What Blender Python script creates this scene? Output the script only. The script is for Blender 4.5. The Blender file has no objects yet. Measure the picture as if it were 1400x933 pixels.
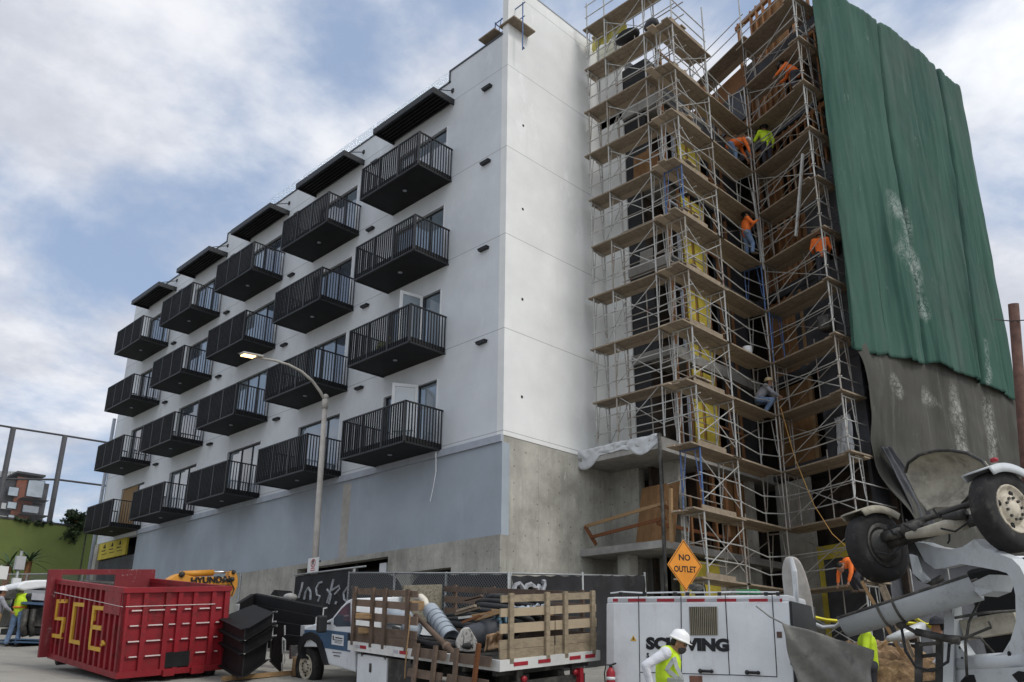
import bpy, bmesh, math, random
from mathutils import Vector as V, Matrix, noise as mnoise
random.seed(7)
R = math.radians
scene = bpy.context.scene
col = scene.collection

# ------------------------------------------------------------------ camera
# world axes: X runs along the side streets (away, right), Y runs up the street (away, left), Z up.
CAM = V((0, 0, 1.6))
CR = V((0.7062895, -0.70787243, 0.00847133)); CU = V((-0.23595798, -0.22411445, 0.94556679)); CW = V((0.66744211, 0.66984277, 0.32531783))
FOC, CX, CY = 1160.0, 700.0, 524.5
cd = bpy.data.cameras.new('camera'); cam = bpy.data.objects.new('camera', cd); col.objects.link(cam)
cam.matrix_world = Matrix(((CR.x, CU.x, -CW.x, CAM.x), (CR.y, CU.y, -CW.y, CAM.y), (CR.z, CU.z, -CW.z, CAM.z), (0, 0, 0, 1)))
cd.sensor_width = 36; cd.lens = FOC / 1400 * 36; cd.shift_y = 58 / 1400; cd.clip_end = 3000; cd.clip_start = .1
scene.camera = cam
# sight lines used to survey positions on known planes
def ray(x, y): return CW + CR * ((x - CX) / FOC) - CU * ((y - CY) / FOC)
def onX(x, y, c): d = ray(x, y); return CAM + d * ((c - CAM.x) / d.x)
def onY(x, y, c): d = ray(x, y); return CAM + d * ((c - CAM.y) / d.y)
def onZ(x, y, c): d = ray(x, y); return CAM + d * ((c - CAM.z) / d.z)
def onP(x, y, p, n): d = ray(x, y); return CAM + d * ((p - CAM).dot(n) / d.dot(n))
def pv(x, y, d): return CAM + ray(x, y) * d
def gz(x, y):
    s = min(1, max(0, (y - 5) / 5)); s = s * s * (3 - 2 * s)
    yy = max(-30, min(70, y))
    return .075 * yy + .09 * min(12, max(0, x - 7.5)) * s

# ------------------------------------------------------------------ objects
def thing(name, label, cat, loc=(0, 0, 0), group=None, rot=None):
    o = bpy.data.objects.new(name, None); col.objects.link(o); o.location = loc
    o.empty_display_size = .2
    if rot is not None: o.rotation_euler = rot
    tag(o, label, cat, group); return o
def tag(o, label=None, cat=None, group=None, kind=None):
    if label: o['label'] = label
    if cat: o['category'] = cat
    if group: o['group'] = group
    if kind: o['kind'] = kind
    return o
def copy_tree(o, parent=None):
    c = o.copy(); col.objects.link(c); c.parent = parent
    if parent is not None: c.matrix_parent_inverse = o.matrix_parent_inverse.copy()
    for ch in list(o.children): copy_tree(ch, c)
    return c
class MB:
    def __init__(s): s.v = []; s.f = []; s.m = []; s.cur = 0; s.sm = []; s.smooth = False
    def add(s, vs, fs):
        b = len(s.v); s.v += [V(p) for p in vs]
        for f in fs: s.f.append([b + i for i in f]); s.m.append(s.cur); s.sm.append(s.smooth)
        return s
    def hexa(s, p): # 8 pts: bottom 4 ccw, top 4
        return s.add(p, [(3, 2, 1, 0), (4, 5, 6, 7), (0, 1, 5, 4), (1, 2, 6, 5), (2, 3, 7, 6), (3, 0, 4, 7)])
    def box(s, a, b):
        x0, y0, z0 = (min(a[i], b[i]) for i in range(3)); x1, y1, z1 = (max(a[i], b[i]) for i in range(3))
        return s.hexa([(x0, y0, z0), (x1, y0, z0), (x1, y1, z0), (x0, y1, z0), (x0, y0, z1), (x1, y0, z1), (x1, y1, z1), (x0, y1, z1)])
    def cbox(s, c, sz): return s.box([c[i] - sz[i] / 2 for i in range(3)], [c[i] + sz[i] / 2 for i in range(3)])
    def fbox(s, o, f, l, u, a, b): # box in frame
        o = V(o); P = lambda i, j, k: o + f * i + l * j + u * k
        x0, x1 = min(a[0], b[0]), max(a[0], b[0]); y0, y1 = min(a[1], b[1]), max(a[1], b[1]); z0, z1 = min(a[2], b[2]), max(a[2], b[2])
        return s.hexa([P(x0, y0, z0), P(x1, y0, z0), P(x1, y1, z0), P(x0, y1, z0), P(x0, y0, z1), P(x1, y0, z1), P(x1, y1, z1), P(x0, y1, z1)])
    def bar(s, p, q, w=.05, h=None, up=(0, 0, 1)):
        p, q = V(p), V(q); h = h or w; d = (q - p)
        if d.length < 1e-6: return s
        d.normalize(); up = V(up)
        if abs(d.dot(up)) > .97: up = V((1, 0, 0)) if abs(d.x) < .9 else V((0, 1, 0))
        a = d.cross(up).normalized() * (w / 2); b = a.cross(d).normalized() * (h / 2)
        return s.hexa([p - a - b, p + a - b, p + a + b, p - a + b, q - a - b, q + a - b, q + a + b, q - a + b])
    def tube(s, p, q, r=.02, n=6, r2=None, caps=True):
        return s.sweep([p, q], r, n, caps, r2)
    def sweep(s, pts, r=.02, n=6, caps=True, r2=None, rs=None):
        pts = [V(p) for p in pts]; N = len(pts); rings = []
        ref = None
        for i, p in enumerate(pts):
            d = (pts[min(i + 1, N - 1)] - pts[max(i - 1, 0)])
            if d.length < 1e-7: d = V((0, 0, 1))
            d.normalize()
            if ref is None:
                ref = V((0, 0, 1)) if abs(d.z) < .9 else V((1, 0, 0))
            a = (ref - d * ref.dot(d))
            if a.length < 1e-5: a = d.orthogonal()
            a.normalize(); b = d.cross(a); ref = a
            rr = rs[i] if rs else (r if r2 is None else r + (r2 - r) * i / (N - 1))
            rings.append([p + (a * math.cos(t * 2 * math.pi / n) + b * math.sin(t * 2 * math.pi / n)) * rr for t in range(n)])
        vs = [v for g in rings for v in g]; fs = []
        for i in range(N - 1):
            for t in range(n):
                fs.append((i * n + t, i * n + (t + 1) % n, (i + 1) * n + (t + 1) % n, (i + 1) * n + t))
        if caps: fs.append(tuple(range(n - 1, -1, -1))); fs.append(tuple((N - 1) * n + t for t in range(n)))
        o = s.smooth; s.smooth = n > 6; s.add(vs, fs); s.smooth = o
        return s
    def lathe(s, c, ax, prof, n=20, closed=False, caps=True): # prof [(along, radius)]
        c = V(c); ax = V(ax).normalized(); a = ax.orthogonal().normalized(); b = ax.cross(a); vs = []; fs = []
        for (t, r) in prof:
            for k in range(n): w = 2 * math.pi * k / n; vs.append(c + ax * t + (a * math.cos(w) + b * math.sin(w)) * r)
        N = len(prof)
        for i in range(N if closed else N - 1):
            j = (i + 1) % N
            for k in range(n): fs.append((i * n + k, i * n + (k + 1) % n, j * n + (k + 1) % n, j * n + k))
        if not closed and caps:
            if prof[0][1] > 1e-4: fs.append(tuple(range(n - 1, -1, -1)))
            if prof[-1][1] > 1e-4: fs.append(tuple((N - 1) * n + k for k in range(n)))
        o = s.smooth; s.smooth = True; s.add(vs, fs); s.smooth = o
        return s
    def prism(s, poly, off): # polygon of 3d pts extruded by vector
        poly = [V(p) for p in poly]; off = V(off); n = len(poly)
        return s.add(poly + [p + off for p in poly], [tuple(range(n - 1, -1, -1)), tuple(range(n, 2 * n))] + [(i, (i + 1) % n, n + (i + 1) % n, n + i) for i in range(n)])
    def ball(s, c, r, n=10, m=7, mat=None):
        c = V(c); r = (r, r, r) if not hasattr(r, '__len__') else r; vs = []; fs = []
        for i in range(m + 1):
            t = math.pi * i / m
            for k in range(n):
                w = 2 * math.pi * k / n; p = V((r[0] * math.sin(t) * math.cos(w), r[1] * math.sin(t) * math.sin(w), r[2] * math.cos(t)))
                vs.append(c + (mat @ p if mat else p))
        for i in range(m):
            for k in range(n): fs.append((i * n + k, (i + 1) * n + k, (i + 1) * n + (k + 1) % n, i * n + (k + 1) % n))
        o = s.smooth; s.smooth = True; s.add(vs, fs); s.smooth = o
        return s
    def grid(s, fn, nu, nv, th=0):
        vs = [V(fn(i / nu, j / nv)) for j in range(nv + 1) for i in range(nu + 1)]
        q = lambda i, j: j * (nu + 1) + i
        fs = [(q(i, j), q(i + 1, j), q(i + 1, j + 1), q(i, j + 1)) for j in range(nv) for i in range(nu)]
        o = s.smooth; s.smooth = True; s.add(vs, fs); s.smooth = o
        return s
    def build(s, name, mat, parent=None, loc=None, bevel=0, solid=0):
        me = bpy.data.meshes.new(name); org = V(loc) if loc is not None else V((0, 0, 0))
        me.from_pydata([p - org for p in s.v], [], s.f)
        mats = mat if isinstance(mat, (list, tuple)) else [mat]
        for m in mats: me.materials.append(m)
        for p, m, k in zip(me.polygons, s.m, s.sm): p.material_index = m; p.use_smooth = k
        bm = bmesh.new(); bm.from_mesh(me); bmesh.ops.remove_doubles(bm, verts=bm.verts, dist=1e-6)
        bmesh.ops.recalc_face_normals(bm, faces=bm.faces); bm.to_mesh(me); bm.free(); me.update()
        o = bpy.data.objects.new(name, me); col.objects.link(o); o.location = org
        if parent is not None: attach(o, parent)
        if solid: md = o.modifiers.new('s', 'SOLIDIFY'); md.thickness = solid; md.offset = 0
        if bevel: md = o.modifiers.new('b', 'BEVEL'); md.width = bevel; md.segments = 2; md.limit_method = 'ANGLE'
        return o
def wm(o):
    m = Matrix.LocRotScale(o.location, o.rotation_euler, o.scale)
    return wm(o.parent) @ o.matrix_parent_inverse @ m if o.parent else m
def attach(o, parent):
    # geometry is given in world coordinates: keep it there
    o.parent = parent; o.matrix_parent_inverse = wm(parent).inverted()
    return o
def text_mesh(name, txt, origin, right, up, size, mat, parent, depth=.006, bold=0, align='LEFT', sx=1.0):
    cu = bpy.data.curves.new('t', 'FONT'); cu.body = txt; cu.size = size; cu.extrude = depth; cu.offset = bold; cu.align_x = align; cu.resolution_u = 3
    t = bpy.data.objects.new('t', cu); col.objects.link(t)
    dg = bpy.context.evaluated_depsgraph_get(); dg.update(); me = bpy.data.meshes.new_from_object(t.evaluated_get(dg))
    bpy.data.objects.remove(t); bpy.data.curves.remove(cu)
    right = V(right).normalized(); up = V(up); up = (up - right * up.dot(right)).normalized(); n = right.cross(up)
    me.transform(Matrix(((right.x * sx, up.x, n.x, origin[0]), (right.y * sx, up.y, n.y, origin[1]), (right.z * sx, up.z, n.z, origin[2]), (0, 0, 0, 1))))
    me.materials.clear(); me.materials.append(mat); me.name = name
    o = bpy.data.objects.new(name, me); col.objects.link(o)
    if parent is not None: attach(o, parent)
    return o

# ------------------------------------------------------------------ materials
class NT:
    def __init__(s, name):
        s.mat = bpy.data.materials.new(name); s.mat.use_nodes = True; s.t = s.mat.node_tree; s.N = s.t.nodes; s.L = s.t.links
        s.b = s.N['Principled BSDF']; s.tc = s.N.new('ShaderNodeTexCoord')
    def n(s, typ, **k):
        x = s.N.new('ShaderNode' + typ)
        for a, b in k.items(): setattr(x, a, b)
        return x
    def put(s, sock, val):
        if hasattr(val, 'node'): s.L.new(val, sock)
        else: sock.default_value = val
    def math(s, op, a, b=None, c=None):
        x = s.n('Math', operation=op); s.put(x.inputs[0], a)
        if b is not None: s.put(x.inputs[1], b)
        if c is not None: s.put(x.inputs[2], c)
        return x.outputs[0]
    def noise(s, scale=5, detail=4, rough=.6, vec=None, stretch=None, dist=0):
        x = s.n('TexNoise'); x.inputs['Scale'].default_value = scale; x.inputs['Detail'].default_value = detail; x.inputs['Roughness'].default_value = rough; x.inputs['Distortion'].default_value = dist
        src = vec or s.tc.outputs['Object']
        if stretch:
            m = s.n('Mapping'); m.inputs['Scale'].default_value = stretch; s.L.new(src, m.inputs[0]); src = m.outputs[0]
        s.L.new(src, x.inputs['Vector']); return x.outputs['Fac']
    def ramp(s, f, p0, p1, a=0.0, b=1.0):
        x = s.n('MapRange'); x.clamp = True; s.put(x.inputs['Value'], f); x.inputs['From Min'].default_value = p0; x.inputs['From Max'].default_value = p1; x.inputs['To Min'].default_value = a; x.inputs['To Max'].default_value = b
        return x.outputs[0]
    def mix(s, f, a, b):
        x = s.n('Mix', data_type='RGBA'); s.put(x.inputs['Factor'], f)
        for k, v in (('A', a), ('B', b)):
            sk = [i for i in x.inputs if i.name == k and i.type == 'RGBA'][0]
            s.put(sk, v if hasattr(v, 'node') else tuple(v) + (1,) if len(v) == 3 else v)
        return [o for o in x.outputs if o.type == 'RGBA'][0]
    def scale(s, colr, f):
        return s.mixmul(colr, f)
    def xyz(s, out='Object'):
        x = s.n('SeparateXYZ'); s.L.new(s.tc.outputs[out], x.inputs[0]); return x.outputs
    def bump(s, h, strength=.3, dist=.02):
        x = s.n('Bump'); x.inputs['Strength'].default_value = strength; x.inputs['Distance'].default_value = dist; s.put(x.inputs['Height'], h); s.L.new(x.outputs[0], s.b.inputs['Normal'])
    def rnd(s): x = s.n('ObjectInfo'); return x.outputs['Random']
    def fin(s, colr, rough=.7, metal=0.0, spec=.3):
        s.put(s.b.inputs['Base Color'], colr if hasattr(colr, 'node') else tuple(colr) + (1,)); s.put(s.b.inputs['Roughness'], rough); s.put(s.b.inputs['Metallic'], metal); s.b.inputs['Specular IOR Level'].default_value = spec
        return s.mat
def M(name, c, rough=.7, var=.25, scale=3, metal=0, spec=.3, bump=0, bscale=40, stretch=None, c2=None, rnd=0, dirt=None, dscale=1.2, dlo=.55, dhi=.75):
    t = NT(name); f = t.noise(scale, 5, .65, stretch=stretch)
    a = tuple(x * (1 - var) for x in c); b = tuple(min(1, x * (1 + var)) for x in (c2 or c))
    k = t.mix(t.ramp(f, .3, .7), a, b)
    if rnd: k = t.mix(t.math('MULTIPLY', t.rnd(), rnd), k, tuple(x * .35 for x in c))
    if dirt: k = t.mix(t.ramp(t.noise(dscale, 6, .7), dlo, dhi), k, dirt)
    if bump: t.bump(t.noise(bscale, 4, .6), bump)
    return t.fin(k, rough, metal, spec)
CLO, CHI, WSTR, SUNE, EXPO = .38, .53, .1, 0.8, 0.88
# ------------------------------------------------------------------ shared materials
def stucco(name, c, joint=True):
    t = NT(name); o = t.xyz(); f = t.noise(.45, 6, .66); g = t.noise(.9, 7, .75, stretch=(1, 1, .45))
    k = t.mix(t.ramp(f, .3, .7), tuple(x * .86 for x in c), tuple(x * 1.06 for x in c))
    k = t.mix(t.ramp(g, .58, .7, 0, .8), k, tuple(min(.86, x * 1.12) for x in c))
    k = t.mix(t.ramp(t.noise(3, 6, .75, stretch=(1, 1, .12)),   .58, .8, 0, .4), k, tuple(x * .72 for x in c))
    if joint:
        z = t.math('SUBTRACT', o[2], 10.96 - 3.03 * 4); fr = t.math('ABSOLUTE', t.math('SUBTRACT', t.math('FRACT', t.math('DIVIDE', z, 3.03)), .5))
        ln = t.math('GREATER_THAN', fr, .5 - .0042); k = t.mix(t.math('MULTIPLY', ln, .62), k, tuple(x * .35 for x in c))
    t.bump(t.noise(60, 4, .7), .25, .01)
    return t.fin(k, .85, 0, .2)
def concrete(name, c, ties=True, dark=.45):
    t = NT(name); o = t.xyz(); u = t.math('ADD', o[0], o[1])
    k = t.mix(t.ramp(t.noise(.7, 6, .68), .3, .72), tuple(x * .55 for x in c), tuple(x * 1.25 for x in c))
    k = t.mix(t.ramp(t.noise(2.2, 6, .75, stretch=(1, 1, .12)), .5, .72, 0, .6), k, tuple(x * dark for x in c))
    k = t.mix(t.ramp(t.noise(5, 6, .8, stretch=(1, 1, .3)), .6, .7, 0, .5), k, tuple(min(.7, x * 1.6) for x in c))
    if ties:
        def cell(s, off=0.0): return t.math('SUBTRACT', t.math('FRACT', t.math('ADD', t.math('DIVIDE', s, .46), off)), .5)
        a, b = cell(u), cell(o[2], .3); d = t.math('ADD', t.math('MULTIPLY', a, a), t.math('MULTIPLY', b, b))
        k = t.mix(t.math('MULTIPLY', t.math('LESS_THAN', d, .0030), t.ramp(t.noise(1.3, 3, .6), .35, .6, .1, .7)), k, tuple(x * .2 for x in c))
        ln = t.math('GREATER_THAN', t.math('ABSOLUTE', t.math('SUBTRACT', t.math('FRACT', t.math('DIVIDE', u, 1.22)), .5)), .491)
        k = t.mix(t.math('MULTIPLY', ln, .4), k, tuple(x * .5 for x in c))
    t.bump(t.noise(25, 5, .7), .4, .02)
    return t.fin(k, .88, 0, .2)
def panel_grey(name, c):
    t = NT(name); o = t.xyz()
    k = t.mix(t.ramp(t.noise(.3, 5, .6), .3, .7), tuple(x * .80 for x in c), tuple(x * 1.12 for x in c))
    k = t.mix(t.ramp(t.noise(.9, 6, .75, stretch=(1, 1, .3)), .52, .75, 0, .6), k, tuple(x * 1.25 for x in c))
    v = t.n('TexVoronoi'); v.inputs['Scale'].default_value = 2.6; v.inputs['Randomness'].default_value = .35; t.L.new(t.tc.outputs['Object'], v.inputs[0])
    near = t.ramp(o[1], 24, 30, 1, 0)
    k = t.mix(t.math('MULTIPLY', t.math('LESS_THAN', v.outputs['Distance'], .055), t.math('MULTIPLY', near, .7)), k, (.03, .03, .035))
    t.bump(t.noise(30, 4, .6), .15)
    return t.fin(k, .8, 0, .25)
def wood(name, c, rnd=.5, stretch=(1, 1, 8), rough=.85, scale=6):
    t = NT(name); f = t.noise(scale, 6, .7, stretch=stretch, dist=.3)
    k = t.mix(t.ramp(f, .3, .7), tuple(x * .55 for x in c), tuple(x * 1.3 for x in c))
    k = t.mix(t.ramp(t.noise(1.5, 5, .7), .5, .75, 0, .5), k, tuple(x * .5 for x in c))
    k = t.mix(t.math('MULTIPLY', t.rnd(), rnd), k, tuple(x * .4 for x in c))
    isl = t.n('NewGeometry').outputs['Random Per Island']; k = t.mix(t.math('MULTIPLY', isl, .55), k, tuple(x * .42 for x in c)); k = t.mix(t.math('MULTIPLY', t.math('GREATER_THAN', isl, .8), .5), k, tuple(min(.7, x * 1.45) for x in c))
    t.bump(f, .35, .01)
    return t.fin(k, rough, 0, .2)
m_stucco = stucco('stucco_white', (.635, .66, .685)); m_fin = stucco('stucco_fin', (.775, .78, .765))
m_conc = concrete('concrete', (.44, .425, .375)); m_conc_s = concrete('concrete_slab', (.34, .33, .31), ties=False)
m_grey = panel_grey('grey_panel', (.325, .362, .405)); m_trim = M('trim_grey', (.36, .39, .44), .6, .12)
m_cope = M('coping', (.05, .06, .07), .4, .2)
m_black = M('black_metal', (.018, .019, .021), .45, .3, spec=.35)
m_blackmat = M('black_soffit', (.010, .010, .011), .7, .4)
m_frame = M('window_frame', (.025, .028, .032), .4, .2)
m_white = M('white_paint', (.72, .73, .74), .45, .06, dirt=(.45, .44, .42), dscale=2, dlo=.62, dhi=.85)
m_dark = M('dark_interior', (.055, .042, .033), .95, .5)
m_lath = M('black_lath', (.034, .035, .038), .8, .5, scale=4, stretch=(1, 1, 14), bump=.6, bscale=18)
m_mem = M('dark_membrane', (.060, .062, .070), .6, .45, scale=1.2, bump=.3, bscale=6)
m_yel = M('yellow_sheathing', (.50, .40, .06), .75, .25, scale=2, dirt=(.10, .08, .03), dscale=2.5, dlo=.62, dhi=.72)
m_ply = wood('plywood', (.34, .19, .09), .45, (2, 2, .6), scale=3)
m_stud = wood('stud_wood', (.36, .18, .085), .5)
m_lumber = wood('lumber', (.42, .27, .14), .5)
m_plank = wood('plank_weathered', (.385, .31, .23), .35, (1.2, 1.2, 1.2))
m_deck = wood('deck_ply', (.20, .16, .12), .6, (1, 6, 1))
m_rustwood = wood('rust_rail', (.22, .09, .04), .4)
def glass(name, c, ior):
    t = NT(name); t.b.inputs['IOR'].default_value = ior
    t.b.inputs['Coat Weight'].default_value = .6
    return t.fin(t.mix(t.ramp(t.noise(.8, 2), .3, .7), c, tuple(x * 1.8 for x in c)), .04, 0, .6)
m_glass = glass('window_glass', (.045, .055, .07), 1.9); m_glass2 = glass('window_glass_pale', (.14, .17, .20), 2.0)
def clear():
    t = NT('clear_glass'); t.b.inputs['Transmission Weight'].default_value = .9; t.b.inputs['Alpha'].default_value = .35
    return t.fin((.75, .88, .9), .03, 0, .5)
m_clear = clear()

# ------------------------------------------------------------------ apartment building
X0, Y0, ST = 15.58, 15.96, 3.02
YE = 45.05
bld = thing('apartment_building', 'white stucco apartment block with black balconies and an unfinished wing wrapped in scaffolding', 'building', (X0, Y0, 1.5))
BAL = [18.5, 23.65, 29.0, 34.4, 39.75]; BL = 3.13
def cells(mb, plane, c, cuts_u, cuts_z, holes, th, top=None):
    for i in range(len(cuts_u) - 1):
        u0, u1 = cuts_u[i], cuts_u[i + 1]; z = None
        for j in range(len(cuts_z) - 1):
            z0, z1 = cuts_z[j], cuts_z[j + 1]; um, zm = (u0 + u1) / 2, (z0 + z1) / 2
            hole = any(a < um < b and p < zm < q for a, b, p, q in holes)
            if not hole and z is None: z = z0
            if (hole or j == len(cuts_z) - 2) and z is not None:
                e = z0 if hole else z1
                if plane == 'X': mb.box((c, u0, z), (c + th, u1, e))
                else: mb.box((u0, c, z), (u1, c + th, e))
                z = None
doors = [(yb + .36, yb + 3.04, 7.99 + ST * k, 10.1 + ST * k) for yb in BAL for k in range(4)]
mb = MB(); us = sorted({Y0 + .25, YE} | {d[0] for d in doors} | {d[1] for d in doors}); zs = sorted({7.62, 20.7} | {d[2] for d in doors} | {d[3] for d in doors})
cells(mb, 'X', X0, us, zs, doors, .28)
mb.box((X0, Y0 + .25, 20.7), (X0 + .28, 18.77, 21.36)); mb.box((X0, 18.77, 20.7), (X0 + .28, 34.64, 20.9)); mb.box((X0, 31.2, 20.9), (X0 + .28, 34.64, 21.14)); mb.box((X0, 34.64, 20.7), (X0 + .28, YE, 20.73))
mb.box((X0 + .28, YE - .25, 5), (X0 + 14, YE, 20.7))
mb.build('stucco_wall', m_stucco, bld)
mb = MB()
for a, b, z in ((Y0 + .25, 18.77, 21.36), (18.77, 31.2, 20.9), (31.2, 34.64, 21.14), (34.64, YE, 20.73)): mb.box((X0 - .03, a - .02, z), (X0 + .31, b, z + .06))
mb.box((X0 - .03, 18.77, 20.9), (X0 + .31, 18.83, 21.42)); mb.box((X0 - .03, 34.64, 20.73), (X0 + .31, 34.7, 21.2))
mb.build('parapet_coping', m_cope, bld)
for a, b in ((18.9, 23.2), (23.3, 28.4), (28.5, 31.1)):
    mb = MB(); n = 3
    for i in range(n): mb.box((X0 + .1, a + (b - a) * i / n + .02, 20.98), (X0 + .115, a + (b - a) * (i + 1) / n - .02, 21.55))
    mb.build('roof_glass_guard', m_clear, bld)
MB().box((X0 + .3, Y0 + .3, 20.2), (X0 + 14, YE - .3, 20.4)).build('roof_deck', m_conc_s, bld)
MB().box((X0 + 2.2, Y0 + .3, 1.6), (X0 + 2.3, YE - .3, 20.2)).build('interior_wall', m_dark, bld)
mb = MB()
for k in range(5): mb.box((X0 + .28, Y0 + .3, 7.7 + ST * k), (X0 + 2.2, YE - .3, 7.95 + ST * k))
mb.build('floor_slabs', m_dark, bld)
# fin wall
mb = MB(); mb.box((X0, Y0, 7.8), (20.2, Y0 + .25, 23.55)); f_ = mb.build('fin_wall', m_fin, bld)
mb = MB(); mb.box((X0 - .02, Y0 - .02, 23.55), (20.22, Y0 + .27, 23.59)); mb.build('fin_coping', m_trim, bld)
mb = MB()
for k in range(6):
    z = 9.05 + ST * k
    for xx in ((16.3,) if z < 22 else (16.3,)): mb.lathe((xx, Y0 - .004, z), (0, -1, 0), [(0, .045), (.003, .045)], 10)
mb.build('tie_hole', m_dark, bld)
# podium
holes = [(20.75, 25.79, 2.0, 4.93), (17.88, 19.64, 2.0, 4.39)]
mb = MB(); cells(mb, 'X', X0 - .06, [Y0, 17.88, 19.64, 20.75, 25.79, 41.2], [1.0, 2.0, 4.39, 4.93, 5.09], holes, .34); mb.box((X0 - .06, 44.6, 1), (X0 + .28, YE, 7.6)); mb.box((X0 + .28, Y0, 1.0), (20.2, Y0 + .25, 7.78)); mb.box((X0, Y0 + .001, 5.1), (X0 + .28, Y0 + .25, 7.78))
mb.build('concrete_podium', m_conc, bld)
MB().box((X0 - .02, Y0 + .25, 5.09), (X0 + .26, 40.0, 7.6)).build('grey_cladding', m_grey, bld)
MB().box((X0 - .03, Y0, 5.09), (X0 + .25, Y0 + .25, 7.6)).build('cladding_corner', m_grey, bld)
MB().box((X0 - .09, Y0, 7.6), (X0 + .02, 40.0, 7.8)).build('belt_trim', m_trim, bld)
MB().box((X0 - .022, 23.0, 5.1), (X0 - .018, 23.45, 7.5)).build('cladding_streak', M('primer_streak', (.36, .34, .31), .8, .15), bld)
o = MB().box((X0 + .0, 41.2, 6.8), (X0 + .1, 44.6, 7.6)).build('sheathing', m_yel, bld); o['label'] = 'yellow sheathing board above the ramp door'
t_ = M('ink', (.02, .02, .02), .8)
mb = MB()
for i in range(3):
    y = 41.8 + i * .95; mb.prism([(X0 - .004, y, 7.32), (X0 - .004, y + .32, 7.32), (X0 - .004, y + .16, 7.56)], (.003, 0, 0)); mb.box((X0 - .004, y, 7.18), (X0 - .001, y + .5, 7.23)); mb.box((X0 - .004, y - .2, 7.02), (X0 - .001, y + .45, 7.05))
mb.build('printed_mark', t_, bld)
MB().box((X0 + .1, 40.0, 1), (X0 + .25, 44.6, 6.75)).build('roller_door', m_mem, bld)
mb = MB()
for i in range(9): mb.box((X0 + .9, 20.8, 2.2 + i * .3), (X0 + .95, 25.7, 2.38 + i * .3))
mb.build('garage_louver', m_black, bld)
MB().box((X0 + .4, 22.9, 2), (X0 + .6, 23.1, 4.93)).build('garage_post', m_black, bld)
MB().cbox((X0 + .3, 21.3, 4.6), (.25, .35, .4)).build('garage_light', m_white, bld)
# downpipe at the far corner
mb = MB(); mb.tube((X0 - .1, YE + .12, 5), (X0 - .1, YE + .12, 14.2), .09, 8); mb.build('downpipe', m_trim, bld)
# vents
for yb in [16.45] + [y - 1.15 for y in BAL[1:]]:
    for k in range(4):
        z = 10.75 + 3.03 * k if k < 3 else 19.62
        mb = MB(); mb.box((X0 - .13, yb + .22, z - .06), (X0 + .01, yb + .58, z + .0)); mb.box((X0 - .14, yb + .2, z), (X0 + .01, yb + .6, z + .02))
        mb.build('wall_vent', m_black, bld)
# balconies
def balcony(yb, z0, doorvar):
    mb = MB(); mb.box((14.19, yb + .04, z0 + .02), (X0 - .002, yb + BL - .04, z0 + .22)); b = mb.build('balcony', m_blackmat, bld)
    mb = MB(); h = 1.25; xa, xb, ya, ye = 14.15, X0 - .01, yb, yb + BL
    n = 29
    for i in range(n):
        y = ya + .03 + (ye - ya - .06) * i / (n - 1); mb.box((xa, y - .008, z0 + .03), (xa + .05, y + .008, z0 + h - .03))
    for y in (ya, ye - .04):
        for i in range(13):
            x = xa + .06 + (xb - xa - .1) * i / 12; mb.box((x - .008, y, z0 + .03), (x + .008, y + .05, z0 + h - .03))
    for z, t in ((z0, .04), (z0 + h - .04, .04)):
        mb.box((xa - .003, ya - .003, z), (xa + .047, ye + .003, z + t)); mb.box((xa + .047, ya - .003, z), (xb, ya + .043, z + t)); mb.box((xa + .047, ye - .043, z), (xb, ye + .003, z + t))
    for y in (ya, ya + 1.04, ya + 2.07, ye - .05): mb.box((xa - .006, y - .003, z0 + .01), (xa + .055, y + .053, z0 + h - .006))
    mb.build('railing', m_black, b)
    mb = MB(); mb.lathe((14.85, yb + 1.55, z0 + .021), (0, 0, -1), [(0, .07), (.012, .07), (.014, .05)], 12); mb.build('downlight', m_trim, b)
    return b
def door(d, kind):
    y0, y1, z0, z1 = d; xf = X0 + .1; mb = MB()
    mull = {0: [0, .36, .68, 1], 1: [0, .33, 1], 2: [0, .3, .62, 1]}[kind]
    ys = [y0 + (y1 - y0) * m for m in mull]; w = .05
    for y in ys: yy = min(max(y - w / 2, y0), y1 - w); mb.box((xf, yy, z0), (xf + .08, yy + w, z1))
    mb.box((xf + .002, y0, z1 - w), (xf + .082, y1, z1)); mb.box((xf + .002, y0, z0), (xf + .082, y1, z0 + w))
    f = mb.build('balcony_door', m_frame, bld)
    for i in range(len(ys) - 1):
        a, b = ys[i] + .03, ys[i + 1] - .03
        mb = MB(); mb.box((xf + .03, a, z0 + w), (xf + .045, b, z1 - w)); mb.build('pane', m_glass2 if random.random() < .45 else m_glass, f)
    return f
for ci, yb in enumerate(BAL):
    for k in range(4):
        balcony(yb, 7.78 + ST * k, 0); d = doors[ci * 4 + k]
        if ci == 4 and k == 0:
            o = MB().box((X0 + .08, d[0] + .9, d[2]), (X0 + .11, d[1], d[3] - .02)).build('plywood_infill', m_lumber, bld); o['label'] = 'raw plywood filling the lowest far balcony doorway'
            mb = MB(); mb.box((X0 + .06, d[0], d[2]), (X0 + .12, d[0] + .06, d[3])); mb.box((X0 + .06, d[0] + .84, d[2]), (X0 + .12, d[0] + .9, d[3])); mb.box((X0 + .06, d[0] + .06, d[3] - .06), (X0 + .12, d[0] + .84, d[3])); f = mb.build('window', m_frame, bld)
            MB().box((X0 + .09, d[0] + .06, d[2]), (X0 + .1, d[0] + .84, d[3] - .06)).build('pane', m_glass2, f)
        else: door(d, (ci + k) % 3)
        # white reveal beside each door
        MB().box((X0 - .012, d[0] - .05, d[2]), (X0 + .1, d[0], d[3])).build('door_trim', m_white, bld)
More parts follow.
